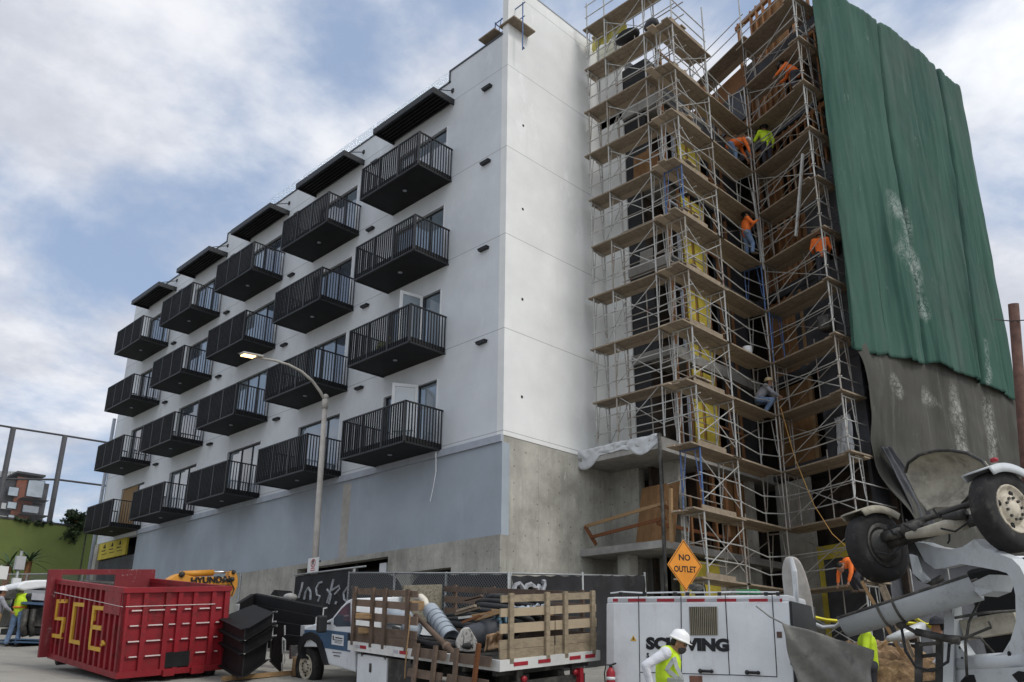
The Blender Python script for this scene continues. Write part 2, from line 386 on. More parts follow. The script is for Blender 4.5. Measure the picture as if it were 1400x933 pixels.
for yb, k, ang in ((18.5, 0, 60), (18.5, 1, 80)): # open white door leaves
    z0 = 8.0 + ST * k; y = yb + 1.25; a = R(ang); d = V((-math.sin(a), math.cos(a), 0)); p = V((X0 - .02, y, 0))
    n = V((-d.y, d.x, 0)) * .05; mb = MB()
    for s0, s1, q0, q1 in ((0, .09, z0, z0 + 2.1), (.71, .8, z0, z0 + 2.1), (.09, .71, z0, z0 + .16), (.09, .71, z0 + 2.0, z0 + 2.1)):
        mb.prism([p + d * s0 + V((0, 0, q0)), p + d * s1 + V((0, 0, q0)), p + d * s1 + V((0, 0, q1)), p + d * s0 + V((0, 0, q1))], n)
    f = mb.build('open_door_leaf', m_white, bld)
    MB().prism([p + n * .4 + d * .09 + V((0, 0, z0 + .16)), p + n * .4 + d * .71 + V((0, 0, z0 + .16)), p + n * .4 + d * .71 + V((0, 0, z0 + 2)), p + n * .4 + d * .09 + V((0, 0, z0 + 2))], n * .2).build('pane', m_glass2, f)
# canopies over the top balconies
for yb in BAL:
    mb = MB(); a, e = yb + .02, yb + 3.36; z = 19.86
    mb.box((14.64, a, z), (14.70, e, z + .22)); mb.box((14.70, a, z), (X0, a + .05, z + .22)); mb.box((14.70, e - .05, z), (X0, e, z + .22)); mb.box((14.70, a + .05, z + .15), (X0, e - .05, z + .18))
    c = mb.build('canopy', m_black, bld)
    mb = MB()
    for i in range(6): x = 14.78 + i * .135; mb.box((x, a + .05, z + .07), (x + .05, e - .05, z + .15))
    mb.build('purlins', m_blackmat, c)
    mb = MB()
    for y in (a + .1, e - .1): mb.tube((14.75, y, z + .22), (X0, y, z + .62), .018, 6); mb.cbox((X0 - .02, y, z + .62), (.05, .1, .14))
    mb.build('hanger_rod', m_black, c)
# loose white cable hanging from the first balcony
o = MB().sweep([onX(596, 618, 15.4), onX(596, 645, 15.4), onX(592, 668, 15.4), onX(588, 686, 15.4)], .012, 6).build('hanging_cable', m_white); tag(o, 'white cable dangling from the lowest balcony by the corner', 'cable')

# ---- unfinished wing: slabs, walls and openings round the re-entrant corners
XW, YW = 20.2, 13.3
e1 = V((-.342, -.94, 0)) * 1.18; NE = V((-.1264, -.99198, 0)); e2 = V((.99198, -.1264, 0)); F0 = V((23.5, 12.0, 0))
def rw(a, b, z): p = F0 + e1 * a + e2 * b; return V((p.x, p.y, z))
mb = MB(); mb.box((18.72, YW - .2, 7.5), (26, Y0 - .002, 7.88)); mb.box((18.72, YW - .2, 4.82), (26, Y0 - .002, 5.02)); o = mb.build('balcony_slab', m_conc_s, bld)
mb = MB(); mb.box((18.7, YW - .22, 7.84), (18.74, Y0 - .3, 7.93)); 
# white return of the fin
MB().box((XW, 14.93, 7.9), (XW + .2, Y0, 23.5)).build('return_wall', m_fin, bld)
mb = MB()
for k in range(4): mb.box((XW - .06, YW, 10.75 + ST * k), (26, 14.93, 10.95 + ST * k + .1))
mb.build('floor_edge', m_conc_s, bld)
mb = MB()
for k in range(4):
    z = 7.9 + ST * k
    mb.box((XW + .05, 14.3 - .25 * (k % 2), z), (XW + .12, 14.93, z + 2.9))
mb.build('lath_wall', m_lath, bld)
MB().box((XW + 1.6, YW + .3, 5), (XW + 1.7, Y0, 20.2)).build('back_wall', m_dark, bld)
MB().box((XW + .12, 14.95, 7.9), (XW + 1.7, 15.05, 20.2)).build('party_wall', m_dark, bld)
MB().box((XW, YW, 19.9), (26, Y0 + 1, 20.25)).build('wing_roof', m_conc_s, bld)
MB().box((XW + .05, 13.9, 20.25), (22.5, 14.93, 21.9)).build('lath_wall', m_lath, bld)
MB().box((XW + .2, 14.93, 20.25), (22.5, Y0 - .05, 22.6)).build('roof_block', m_mem, bld)
for k in range(4): # run-2 wall (faces the cross street)
    z = 7.93 + ST * k
    for x0, x1 in ((20.95, 21.38), (21.55, 22.2)):
        MB().box((x0, YW - .02, z), (x1, YW + .03, z + 2.55)).build('sheathing', m_yel, bld)
    mb = MB()
    for x in (20.22, 20.82, 21.44, 22.26, 23.0, 23.7): mb.box((x, YW + .0, z), (x + .05, YW + .09, z + 2.8))
    mb.box((20.9, YW + .03, z + 1.0), (24, YW + .09, z + 1.05))
    mb.build('stud_framing', m_stud, bld)
    mb = MB(); mb.box((20.2, YW - .05, z + 2.72), (24.6, YW + .1, z + 3.02)); mb.build('floor_band', m_mem if k else m_conc_s, bld)
    mb = MB(); mb.box((20.3, YW + .02, z + 0.02), (20.36, YW + .1, z + 2.1)); mb.box((20.74, YW + .02, z + .02), (20.8, YW + .1, z + 2.1)); mb.box((20.36, YW + .02, z + 2.04), (20.74, YW + .1, z + 2.1)); mb.build('door_frame', m_trim, bld)
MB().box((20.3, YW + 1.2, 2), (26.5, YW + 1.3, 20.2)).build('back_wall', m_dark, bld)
MB().box((23.0, YW + .12, 7.9), (24.8, YW + .2, 20)).build('dark_sheathing', m_mem, bld)
# podium levels of the recess
MB().box((20.5, YW + .9, 1.0), (26, YW + 1.0, 4.82)).build('rear_wall', m_conc_s, bld)
MB().box((20.5, YW + .9, 1.0), (20.6, Y0, 4.82)).build('side_wall', m_conc_s, bld)
for a_, b_ in (((XW, 14.9, 1.2), (XW + .3, Y0, 7.5)), ((XW, 13.5, 5.02), (XW + .35, 14.0, 7.5)), ((19.2, 14.6, 1), (19.6, 15.0, 4.82)), ((24.0, 13.4, 1), (24.3, 13.8, 7.5))): MB().box(a_, b_).build('column', m_conc, bld)
mb = MB()
for x in (21.2, 21.9, 22.6, 23.3): mb.box((x, YW + .15, 5.02), (x + .14, YW + .25, 7.5))
mb.build('stud_framing', m_stud, bld)
MB().box((22.6, YW + .3, 5.02), (24.4, YW + .34, 7.5)).build('plywood_wall', m_ply, bld)
o = MB().box((19.9, YW + .1, 1.5), (21.9, YW + .14, 4.7)).build('sheathing', m_yel, bld)
MB().box((22, YW + .2, 1.2), (24.5, YW + .3, 4.82)).build('block_wall', m_conc, bld)
mb = MB(); mb.lathe((20.8, YW + .095, 3.9), (0, -1, 0), [(0, .3), (.004, .3)], 16); mb.box((20.2, YW + .093, 3.3), (21.2, YW + .097, 3.42)); mb.build('printed_mark', t_, bld)
# right wing: wall facing the street (studs above, membrane and plywood below)
def rbox(mb, a0, a1, b0, b1, z0, z1): return mb.fbox(F0, e1, e2, V((0, 0, 1)), (a0, b0, z0), (a1, b1, z1))
RB = 1.15
LV = [7.93 + ST * k for k in range(6)]
rbox(MB(), -6, 2.3, RB + 1.0, RB + 1.1, 2, 24.6).build('back_wall', m_dark, bld)
mb = MB()
for z in LV: rbox(mb, -5, 2.3, RB - .06, RB + 1.0, z - .32, z)
mb.build('floor_edge', m_mem, bld)
for k in range(1, 6):
    z = LV[k]; mb = MB(); n = 9; a = -.9
    while a < 2.2:
        if random.random() < .93: rbox(mb, a, a + .06, RB, RB + .14, z, z + 2.7)
        a += .3 + random.uniform(-.04, .03)
    rbox(mb, -1.0, 2.25, RB - .002, RB + .142, z + 2.45, z + 2.62)
    mb.build('stud_framing', m_stud, bld)
    o = rbox(MB(), -.9 + .5 * (k % 2), .3 + .4 * (k % 3), RB + .15, RB + .18, z, z + 2.3).build('plywood_panel', m_ply, bld)
for k in range(0, 2):
    z = LV[k]; rbox(MB(), .3 if k else .9, 2.3, RB - .02, RB + .12, z, z + 2.7).build('membrane_panel', m_mem, bld)
    rbox(MB(), -.9, .5, RB + .02, RB + .1, z, z + 2.6).build('plywood_panel', m_ply, bld)
    rbox(MB(), .5, .62, RB - .03, RB + .1, z, z + 2.65).build('corner_post', m_lumber, bld)
rbox(MB(), 1.1, 2.3, RB - .05, RB + .1, 14.4, 17.3).build('membrane_panel', m_mem, bld)
rbox(MB(), 1.5, 2.3, RB - .05, RB + .1, 11.3, 13.8).build('membrane_panel', m_mem, bld)
mb = MB(); rbox(mb, .2, 2.3, RB - .04, RB + .1, 4.9, 5.3); rbox(mb, .2, .36, RB - .042, RB + .098, 2, 5.0); mb.build('sheathing', m_yel, bld)
rbox(MB(), .36, 2.3, RB, RB + .1, 2, 4.9).build('membrane_panel', m_mem, bld)
rbox(MB(), -1.2, .1, RB + .1, RB + .2, 2, 7.5).build('block_wall', m_conc, bld)
mb = MB(); rbox(mb, -6, 2.3, RB - .04, RB + 8.4, 22.6, 22.9); mb.build('wing_roof', m_conc_s, bld)
mb = MB(); rbox(mb, -6, -.6, RB - .12, RB - .05, 20.2, 23.52); mb.build('roof_fascia', m_stud, bld)
for a in (-1.9, -3.4, -4.6): rbox(MB(), a, a + 1.2, RB - .2, RB - .13, 21.2, 22.6 + .2 * (a < -2)).build('dark_sheathing', m_mem, bld)
# the wing's flank behind the nets
mb = MB()
mb.fbox(F0, e1, e2, V((0, 0, 1)), (2.0, RB + .2, 1.5), (2.1, RB + 8.5, 22.5)); mb.build('flank_wall', m_mem, bld)
for i in range(5): z = LV[i]; MB().fbox(F0, e1, e2, V((0, 0, 1)), (2.1, RB + .25, z - .3), (2.16, RB + 2.5, z)).build('floor_band', m_mem, bld)

for (y, z, w, h, lean, m, lb) in ((14.6, 16.99, .7, 1.3, .25, m_ply, 1), (14.1, 16.99, .5, 1.0, .3, m_stud, 1), (14.5, 13.97, .5, .6, .1, m_conc_s, 1)):
    MB().prism([(XW - .02, y, z), (XW - .02, y - w, z), (XW + .03 + lean * .1, y - w, z + h), (XW + .03 + lean * .1, y, z + h)], (.02, 0, 0)).build('leaning_board', m, bld)
# ------------------------------------------------------------------ scaffolding
def steel(name, c, rust):
    t = NT(name); k = t.mix(t.ramp(t.noise(1.7, 5, .7), .3, .7), tuple(x * .7 for x in c), tuple(min(1, x * 1.15) for x in c))
    k = t.mix(t.ramp(t.noise(2.6, 6, .8), .56, .66), k, rust); k = t.mix(t.ramp(t.noise(7, 4, .8), .62, .7, 0, .6), k, (.06, .05, .045))
    return t.fin(k, .5, .25, .35)
m_steel = steel('galvanised_steel', (.46, .46, .44), (.22, .16, .12)); m_steel2 = steel('rusty_steel', (.36, .33, .29), (.20, .08, .05)); m_blue = steel('blue_steel', (.09, .16, .34), (.30, .30, .30))
UP = V((0, 0, 1))
PR = .025
def end_frame(par, po, pi, z0, z1, mat): # walk-through frame from outer post po to inner post pi
    mb = MB(); o0, o1 = V((po.x, po.y, z0)), V((po.x, po.y, z1)); i0, i1 = V((pi.x, pi.y, z0)), V((pi.x, pi.y, z1))
    mb.tube(o0, o1, PR, 6); mb.tube(i0, i1, PR, 6); d = (pi - po); zz = lambda p, z: V((p.x, p.y, z))
    mb.tube(zz(po, z1 - .07), zz(pi, z1 - .07), .021, 6)
    for p, s in ((po, 1), (pi, -1)):
        q = p + d * (.27 * s); mb.tube(zz(q, z1 - .07), zz(p + d * (.10 * s), z1 - 1.05), .014, 5); mb.tube(zz(p + d * (.10 * s), z1 - 1.05), zz(p, z1 - 1.25), .014, 5)
        mb.tube(zz(p, z1 - .6), zz(p + d * (.19 * s), z1 - .6), .012, 5)
    f = mb.build('end_frame', mat, par); return f
def guard(par, p, q, z, mat, sag=0):
    for h in (.5, 1.0):
        a, b = V((p.x, p.y, z + h)), V((q.x, q.y, z + h)); m = (a + b) / 2 - UP * sag
        e = (b - a).normalized() * .08
        MB().sweep([a - e, m, b + e], .019, 6).build('guard_rail', mat, par)
def xbrace(par, p, q, z0, z1, mat, one=0):
    mb = MB()
    n = (q - p).cross(UP).normalized() * .03
    mb.tube(V((p.x, p.y, z0)) + n, V((q.x, q.y, z1)) + n, .0145, 5)
    if not one: mb.tube(V((p.x, p.y, z1)) - n, V((q.x, q.y, z0)) - n, .0145, 5)
    mb.build('cross_brace', mat, par)
def deck(par, p, q, inn, z, ext0=.25, ext1=.25, extra=.1, tilt=0): # planks from p to q, inn = vector outer->inner
    mb = MB(); d = (q - p).normalized(); w = inn.normalized(); W = inn.length + extra + .06; n = 3; bw = W / n
    for i in range(n):
        j0, j1 = random.uniform(-.12, .12), random.uniform(-.12, .12); dz = random.uniform(-.006, .006)
        o = V((p.x, p.y, z + dz)) - w * .06
        mb.fbox(o, d, w, UP, (-ext0 + j0, i * bw + .006, 0), ((q - p).length + ext1 + j1, (i + 1) * bw - .006, .045))
    return mb.build('plank_deck', m_plank, par)
def jitter(m): return m
# run 1: in front of the loggia, standing on the concrete slab
s1 = thing('scaffold', 'steel scaffold tower standing on the concrete slab beside the white fin wall', 'scaffold', (19.05, 15.5, 7.9))
L1 = [7.9] + [7.67 + 1.745 * k for k in range(1, 10)]
st1 = [15.5, 14.72, 13.1]; xo, xi = 19.05, 19.67
for k in range(9):
    z0, z1 = L1[k], L1[k + 1]
    for y in st1:
        if k == 8 and y == 13.1: pass
        end_frame(s1, V((xo, y, 0)), V((xi, y, 0)), z0, z1, m_steel2 if random.random() < .35 else m_steel)
    P_ = [V((xo, y, 0)) for y in st1]
    zt = z1
    deck(s1, P_[0], V((xo, 11.95, 0)), V((.62, 0, 0)), zt - .03, .12, -.05)
    guard(s1, P_[0], P_[1], z0, m_steel); 
    xbrace(s1, P_[1], P_[2], z0 + .35, z0 + 1.55, m_steel)
    guard(s1, P_[1], V((xo, 11.95, 0)), z0, m_steel, .02)
    for ym in (13.9, 12.55):
        if (k + int(ym)) % 2: MB().tube((xi, ym, z0), (xi, ym + .04, z1 + .3), .02, 6).build('standard', m_steel2, s1)
    guard(s1, V((xi, st1[1], 0)), V((xi, 12.0, 0)), z0, m_steel2)
    if k % 2 == 0: xbrace(s1, V((xi, st1[0], 0)), V((xi, st1[1], 0)), z0 + .3, z0 + 1.5, m_steel, 1)
for y0, y1 in ((15.5, 13.1), (13.1, 11.95)): guard(s1, V((xo, y0, 0)), V((xo, y1, 0)), L1[9], m_steel)
for y in st1: MB().tube((xo, y, L1[9]), (xo, y, L1[9] + 1.1), PR, 6).build('guard_post', m_steel, s1)
# run 2: along the cross-street face
s2 = thing('scaffold', 'steel scaffold run from the open corner to the inner corner, footed on the ground', 'scaffold', (19.05, 12, 1.8))
L2 = [2.0, 3.97] + [5.71 + 1.745 * k for k in range(11)]
st2 = [19.05, 20.95, 23.45]; yo, yi = 12.0, 12.62
for k in range(len(L2) - 1):
    z0, z1 = L2[k], L2[k + 1]
    if z1 > 22: break
    for i, x in enumerate(st2):
        m = m_blue if (i == 0 and k in (2, 7)) or (i == 2 and k == 6) else (m_steel2 if random.random() < .3 else m_steel)
        end_frame(s2, V((x, yo, 0)), V((x, yi, 0)), z0, z1, m)
    a, b, c = [V((x, yo, 0)) for x in st2]; inn = V((0, .62, 0))
    if z1 < 20.5:
        deck(s2, a, b, inn, z1 - .03, .45, .1, .12); deck(s2, b, c, inn, z1 + .01 if k % 2 else z1 - .03, .2, .05, .12)
    else: deck(s2, a, b, inn, z1 - .03, .3, .3, .1)
    xbrace(s2, a, b, z0 + .3, z0 + 1.5, m_steel); guard(s2, a, b, z0, m_steel)
    guard(s2, b, c, z0, m_steel, .16)
    for xm in (20.0, 22.2):
        if (k + int(xm)) % 2: MB().tube((xm, yi, z0 - .02), (xm + .03, yi, z1 + .4), .02, 6).build('standard', m_steel2, s2)
    guard(s2, V((a.x, yi, 0)), V((b.x, yi, 0)), z0, m_steel2)
    if k % 2: xbrace(s2, V((b.x, yi, 0)), V((c.x, yi, 0)), z0 + .3, z0 + 1.5, m_steel2, 1)
    MB().fbox((a.x, yo - .03, z1 + .02), V((1, 0, 0)), V((0, 1, 0)), UP, (-.1, 0, 0), (random.uniform(1.2, 1.9), .03, .12)).build('toe_board', m_plank, s2)
    # tie across the corner
    MB().tube((19.0, 12.0, z0 + .95), (19.05, 13.1, z0 + .85), .015, 6).build('guard_rail', m_steel, s2)
    mb = MB(); mb.tube((a.x, a.y, z0 + .5), (a.x + 1.0, a.y + .62, z0 + 1.05), .013, 6); mb.build('cross_brace', m_steel, s2)
for x in st2[:2]: MB().tube((x, yo, 21.4), (x, yo, 23.3), PR, 6).build('guard_post', m_steel, s2)
guard(s2, V((19.05, 12, 0)), V((20.95, 12, 0)), 21.4, m_steel)
# run 3: before the stud wall of the right wing
s3 = thing('scaffold', 'steel scaffold in front of the timber stud wall, reaching to the green net', 'scaffold', (23.5, 12, 2))
L3 = L2
for k in range(len(L3) - 1):
    z0, z1 = L3[k], L3[k + 1]
    f0, f1 = rw(.1, 0, 0), rw(.1, .62, 0); g0, g1 = rw(2.25, 0, 0), rw(2.25, .62, 0)
    end_frame(s3, g0, g1, z0, z1, m_steel2 if k % 3 == 1 else m_steel)
    if k > 1: end_frame(s3, f0, f1, z0, z1, m_blue if k == 5 else m_steel2)
    deck(s3, f0, g0, rw(.1, .62, 0) - f0, z1 + (.05 if k % 2 else 0) - .03, .3, .0, .3)
    h0 = rw(1.95, -.08, 0); h1 = rw(1.95, 2.9, 0)
    mb = MB(); 
    for i in range(2): mb.fbox(F0, e1, e2, UP, (2.0 + i * .22 - .05, -.1 + random.uniform(-.1, .1), z1 + .02), (2.2 + i * .22 - .05, 2.6 if z1 > 10 else 1.1, z1 + .065))
    mb.build('plank_deck', m_plank, s3)
    guard(s3, f0, g0, z0, m_steel, .03)
    guard(s3, g0, rw(2.25, 2.2, 0), z0, m_steel)
    xbrace(s3, f0, g0, z0 + .2, z0 + 1.45, m_steel, one=k % 2)
    xbrace(s3, f1, g1, z0 + .3, z0 + 1.5, m_steel2, one=(k + 1) % 2)
    if k % 2 == 0: MB().tube(rw(1.2, .62, z0), rw(1.2, .62, z1 + .5), .02, 6).build('standard', m_steel2, s3)
    if z1 < 20: MB().tube(rw(2.25, .05, z0 + .95), rw(.1, .1, z0 + .9), .013, 6).build('guard_rail', m_steel, s3)
# upper left part of run 3, above the lower roof
for a in (-1.8, -3.6):
    for z0, z1 in ((20.3, 21.9), (21.9, 23.6)): end_frame(s3, rw(a, .1, 0), rw(a, .72, 0), z0, z1, m_steel)
    MB().tube(rw(a, .1, 23.6), rw(a, .1, 24.7), PR, 6).build('guard_post', m_steel, s3)
deck(s3, rw(-3.7, .1, 0), rw(.1, .1, 0), rw(.1, .72, 0) - rw(.1, .1, 0), 23.55, .3, .1, .2)
guard(s3, rw(-3.6, .1, 0), rw(.1, .1, 0), 23.6, m_steel); guard(s3, rw(.1, 0, 0), rw(2.25, 0, 0), L3[-1], m_steel)
MB().tube(rw(.1, 0, 21), rw(.1, 0, 25.6), PR, 6).build('guard_post', m_steel, s3)
mb = MB(); 
for b in (.62, 2.4, 4.6, 6.8, 9.0, 11): mb.tube(rw(2.25, b, 2), rw(2.25, b, 24.6), PR, 6)
mb.build('rear_posts', m_steel, s3)
# the scaffold on the roof behind the fin
s4 = thing('roof_scaffold', 'small blue scaffold frame and planks on the roof behind the fin', 'scaffold', (17, 17, 21.4))
mb = MB(); c = [onX(677, 42, 15.9), onX(677, 12, 15.9)]
y = c[0].y; x = 15.9
for xx in (x, x + 1.2): mb.tube((xx, y, 20.6), (xx, y, 22.5), .022, 6)
mb.tube((x, y, 22.45), (x, y - 1.4, 22.45), .02, 6); mb.tube((x, y, 22.45), (x + 1.2, y, 22.45), .02, 6); mb.tube((x, y, 21.9), (x, y - 1.4, 21.9), .016, 6); mb.tube((x, y - .1, 21.7), (x, y - .3, 22.5), .014, 6); mb.tube((x, y - 1.3, 20.6), (x, y - 1.3, 22.5), .022, 6)
mb.build('frame', m_blue, s4)
mb = MB(); mb.box((15.4, y - .5, 21.62), (16.6, y + .28, 21.67)); mb.box((15.5, y - 1.3, 21.68), (16.5, y - .6, 21.73)); mb.build('plank', m_plank, s4)
# timber guard rails along the lower roof edge
gr = thing('timber_guard_rail', 'brown timber guard rail along the lower roof edge of the inner corner', 'railing', (20.2, 12.9, 20.2))
mb = MB()
for z in (20.85, 21.35): mb.bar((19.6, YW - .25, z), (24.1, YW - .25, z), .04, .1)
mb.build('rail', m_rustwood, gr)
for x in (19.9, 21.4, 22.6, 23.5): MB().box((x, YW - .22, 20.0), (x + .09, YW - .16, 21.6)).build('post', m_lumber, gr)
gr2 = thing('timber_guard_rail', 'tilted timber guard rail on the lower concrete slab', 'railing', (18.8, 15.5, 5.02))
A = [onX(k[0], k[1], 18.85) for k in ((800, 720), (911, 687), (807, 735), (911, 708))]
MB().bar(A[0], A[1], .04, .09).build('top_rail', m_lumber, gr2); MB().bar(A[2], A[3], .04, .09).build('mid_rail', m_rustwood, gr2)
MB().bar(A[0], onX(815, 745, 18.9), .06, .09).build('post', m_rustwood, gr2); MB().bar(onX(917, 668, 18.75), onX(918, 742, 18.75), .07, .09).build('post', m_lumber, gr2)
MB().bar((18.85, YW + .05, 6.0), (23.5, YW + .05, 6.0), .04, .1).build('side_rail', m_rustwood, gr2); MB().bar((18.85, YW + .05, 5.5), (23.5, YW + .05, 5.5), .04, .1).build('side_rail', m_rustwood, gr2)
for x in (20.4, 21.7): MB().box((x, YW - .02, 5.02), (x + .09, YW + .04, 6.5)).build('post', m_stud, gr2)
# plywood sheets leaning on the lower slab
for i, (y, sh) in enumerate(((14.55, 0), (14.4, .05), (14.22, .1), (13.95, .12))):
    p = V((19.45 - .03 * i, y, 5.03)); mb = MB(); mb.prism([p, p + V((0, -.95 + .06 * i, 0)), p + V((.42, -.95 + .06 * i, 1.75)), p + V((.42, .0, 1.75))], (.02, 0, -.004))
    o = mb.build('plywood_sheet', m_ply); tag(o, 'brown plywood sheet leaning on the lower slab under the overhang', 'plywood', 'plywood sheets leaning on the lower slab')
# plastic sheeting over the slab edge
def cloth(name, fn, nu, nv, mat, label, cat, th=.01, parent=None):
    o = MB().grid(fn, nu, nv).build(name, mat, parent, solid=th)
    if label: tag(o, label, cat)
    return o
def fold(u, v, s, a): return a * (mnoise.noise(V((u * s, v * s * .35, 3.1))) + .5 * mnoise.noise(V((u * s * 2.3, v * s, 7.7))))
def plastic(name, c, alpha=1):
    t = NT(name); t.b.inputs['Transmission Weight'].default_value = 0; f = t.noise(6, 5, .7)
    return t.fin(t.mix(t.ramp(f, .3, .7), tuple(x * .75 for x in c), c), .3, 0, .5)
m_plastic = plastic('plastic_sheet', (.62, .64, .66))
def pl(u, v):
    y = 16.0 - 2.9 * u; drop = (.28 + .35 * max(0, math.sin(u * 9 + .5)) * (1 - .4 * u)) * max(0, v - .35) / .65
    x = 18.9 - .22 * min(1, v / .35) + .02
    return V((x - fold(u, v, 14, .05), y, 7.93 + fold(u, v, 10, .03) - drop))
cloth('plastic_sheeting', pl, 60, 14, m_plastic, 'crumpled clear plastic draped over the upper slab edge', 'plastic sheet', .006)

# ------------------------------------------------------------------ nets
def netmat(name, c, c2, splash, spots=()):
    t = NT(name); o = t.xyz()
    k = t.mix(t.ramp(t.noise(.5, 5, .6, stretch=(1, 1, .3)), .3, .7), c, c2)
    k = t.mix(t.ramp(t.noise(.28, 6, .7, stretch=(1, 1, .5)), .5, .7, 0, .45), k, tuple(sum(c2) / 3 * 1.1 for _ in c2))
    k = t.mix(t.ramp(t.noise(1.6, 7, .75, stretch=(1.5, 1.5, .12)), .56, .8, 0, .35), k, splash)
    k = t.mix(t.ramp(t.noise(2.2, 9, .8, stretch=(1, 1, .5)), .62, .72, 0, .6), k, splash)
    k = t.mix(t.ramp(t.noise(.7, 6, .7, stretch=(1.6, 1.6, .25)), .5, .7, 0, .55), k, tuple(x * .5 for x in c))
    for (p, q, rad) in spots:
        n_ = t.n('TexNoise'); n_.inputs['Scale'].default_value = .9; n_.inputs['Detail'].default_value = 4; t.L.new(t.tc.outputs['Object'], n_.inputs[0])
        sb_ = t.n('VectorMath', operation='SUBTRACT'); t.L.new(t.tc.outputs['Object'], sb_.inputs[0]); sb_.inputs[1].default_value = p
        ab = q - p; dt_ = t.n('VectorMath', operation='DOT_PRODUCT'); t.L.new(sb_.outputs[0], dt_.inputs[0]); dt_.inputs[1].default_value = ab / ab.length_squared
        cl = t.n('Clamp'); t.L.new(dt_.outputs['Value'], cl.inputs[0]); sc_ = t.n('VectorMath', operation='SCALE'); sc_.inputs[0].default_value = ab; t.L.new(cl.outputs[0], sc_.inputs['Scale'])
        d_ = t.n('VectorMath', operation='DISTANCE'); t.L.new(sb_.outputs[0], d_.inputs[0]); t.L.new(sc_.outputs[0], d_.inputs[1])
        near = t.ramp(t.math('ADD', d_.outputs['Value'], t.math('MULTIPLY', t.math('SUBTRACT', n_.outputs['Fac'], .5), rad * 3)), rad * .2, rad, 1, 0)
        vv = t.n('TexVoronoi', feature='DISTANCE_TO_EDGE'); vv.inputs['Scale'].default_value = 4.5; t.L.new(t.tc.outputs['Object'], vv.inputs[0])
        crk = t.math('MULTIPLY', t.ramp(vv.outputs['Distance'], .02, .06), t.ramp(t.noise(3, 6, .8), .38, .55))
        k = t.mix(t.math('MULTIPLY', near, t.math('MULTIPLY', crk, .85)), k, splash)
    w = t.noise(140, 2, .6); t.bump(w, .3, .004)
    tr = t.n('BsdfTranslucent'); t.put(tr.inputs[0], k); mx = t.n('MixShader'); mx.inputs[0].default_value = .18
    m = t.fin(k, .85, 0, .15); out = t.N['Material Output']; t.L.new(t.b.outputs[0], mx.inputs[1]); t.L.new(tr.outputs[0], mx.inputs[2]); t.L.new(mx.outputs[0], out.inputs[0])
    return m
m_net = None; m_tarp = None
m_scr0 = M('black_cloth', (.03, .03, .032), .85, .3, scale=3)
NA = 2.62
NP, NN = rw(NA, 0, 0), NE
def nb(x, y, off=0): return onP(x, y, NP + NE * off, NN)
def pwl(pts, t):
    for (a, p), (b, q) in zip(pts, pts[1:]):
        if t <= b: s = (t - a) / (b - a); return p + (q - p) * s
    return pts[-1][1]
top = [(0, (1106, -40)), (.2, (1150, -2)), (.32, (1180, 16)), (.5, (1222, 43)), (.72, (1262, 78)), (1, (1311, 119))]
bot = [(0, (1166, 470)), (.06, (1170, 484)), (.2, (1212, 483)), (.24, (1217, 489)), (.35, (1240, 493)), (.53, (1288, 502)), (.73, (1333, 519)), (1, (1390, 549))]
m_net = netmat('green_net', (.036, .095, .075), (.070, .143, .113), (.33, .38, .35), [(nb(1228, 295), nb(1240, 350), .75), (nb(1244, 350), nb(1262, 430), .34), (nb(1345, 470), nb(1350, 520), .25)])
tp = [(a, nb(*q)) for a, q in top]; bt = [(a, nb(*q)) for a, q in bot]
def netf(u, v):
    a, b = pwl(tp, u), pwl(bt, u); p = a + (b - a) * v
    s = math.sin(math.pi * min(1, v * 1.05)); 
    if u < .5: p += e2 * (-.12 * s * (1 - u * 2)) 
    seam = sum(math.exp(-((u - c - .025 * math.sin(v * 4 + c * 9)) / .006) ** 2) for c in (.42, .80)) * .30 + .12 * math.exp(-((u - .03) / .02) ** 2)
    p += UP * (.06 * mnoise.noise(V((u * 14, 0, 4))) * (1 - v) ** 6 + .16 * mnoise.noise(V((u * 9, 1, 4))) * max(0, v - .85) / .15)
    w = fold(u, v * .35, 5, .10) + .09 * mnoise.noise(V((u * 11 + v * 3, v * 1.4, 2.2))) * v + .05 * max(0, mnoise.noise(V((u * 16 - v * 2.5, v * 2.2, 9.9)))) + .035 * math.sin(u * 38 + 1.5 * math.sin(v * 3)) * (.1 + .9 * v * v) + .035 * mnoise.noise(V((u * 40, v * 7, 1.3))) + .018 * mnoise.noise(V((u * 70, v * 18, 5.3)))
    w += sum(.6 * am * (.25 + v) * math.exp(-((u - c0 - dr * v - .012 * math.sin(v * 6 + c0 * 40)) / wd) ** 2) for c0, dr, wd, am in ((.08, .05, .007, .12), (.16, .06, .006, -.10), (.23, .10, .008, .14), (.31, .07, .006, .10), (.36, .12, .006, -.09), (.52, .04, .007, .12), (.58, .06, .006, -.10), (.66, .05, .008, .14), (.72, .03, .006, .10), (.88, .02, .007, .12), (.94, .01, .006, -.08)))
    return p + NE * (w + .05 - seam)
cloth('debris_net', netf, 230, 120, m_net, 'stained green debris net hanging down the flank of the unfinished wing', 'debris net', .01)
tb = [(0, (1166, 470)), (.2, (1213, 470)), (.5, (1288, 488)), (1, (1390, 535))]
bb = [(0, (1262, 760)), (.2, (1280, 760)), (.5, (1330, 760)), (1, (1415, 760))]
m_tarp = netmat('grey_tarp', (.068, .066, .058), (.11, .106, .093), (.36, .36, .33), [(nb(1312, 540), nb(1330, 700), .5), (nb(1225, 525), nb(1232, 535), .3), (nb(1270, 540), nb(1288, 550), .3), (nb(1355, 560), nb(1375, 690), .4)])
tp2 = [(a, nb(*q, -.10)) for a, q in tb]; bt2 = [(a, nb(*q, -.10)) for a, q in bb]
edge = [(0, 1166), (.2, 1182), (.33, 1189), (.45, 1193), (.62, 1210), (.78, 1232), (1, 1262)]
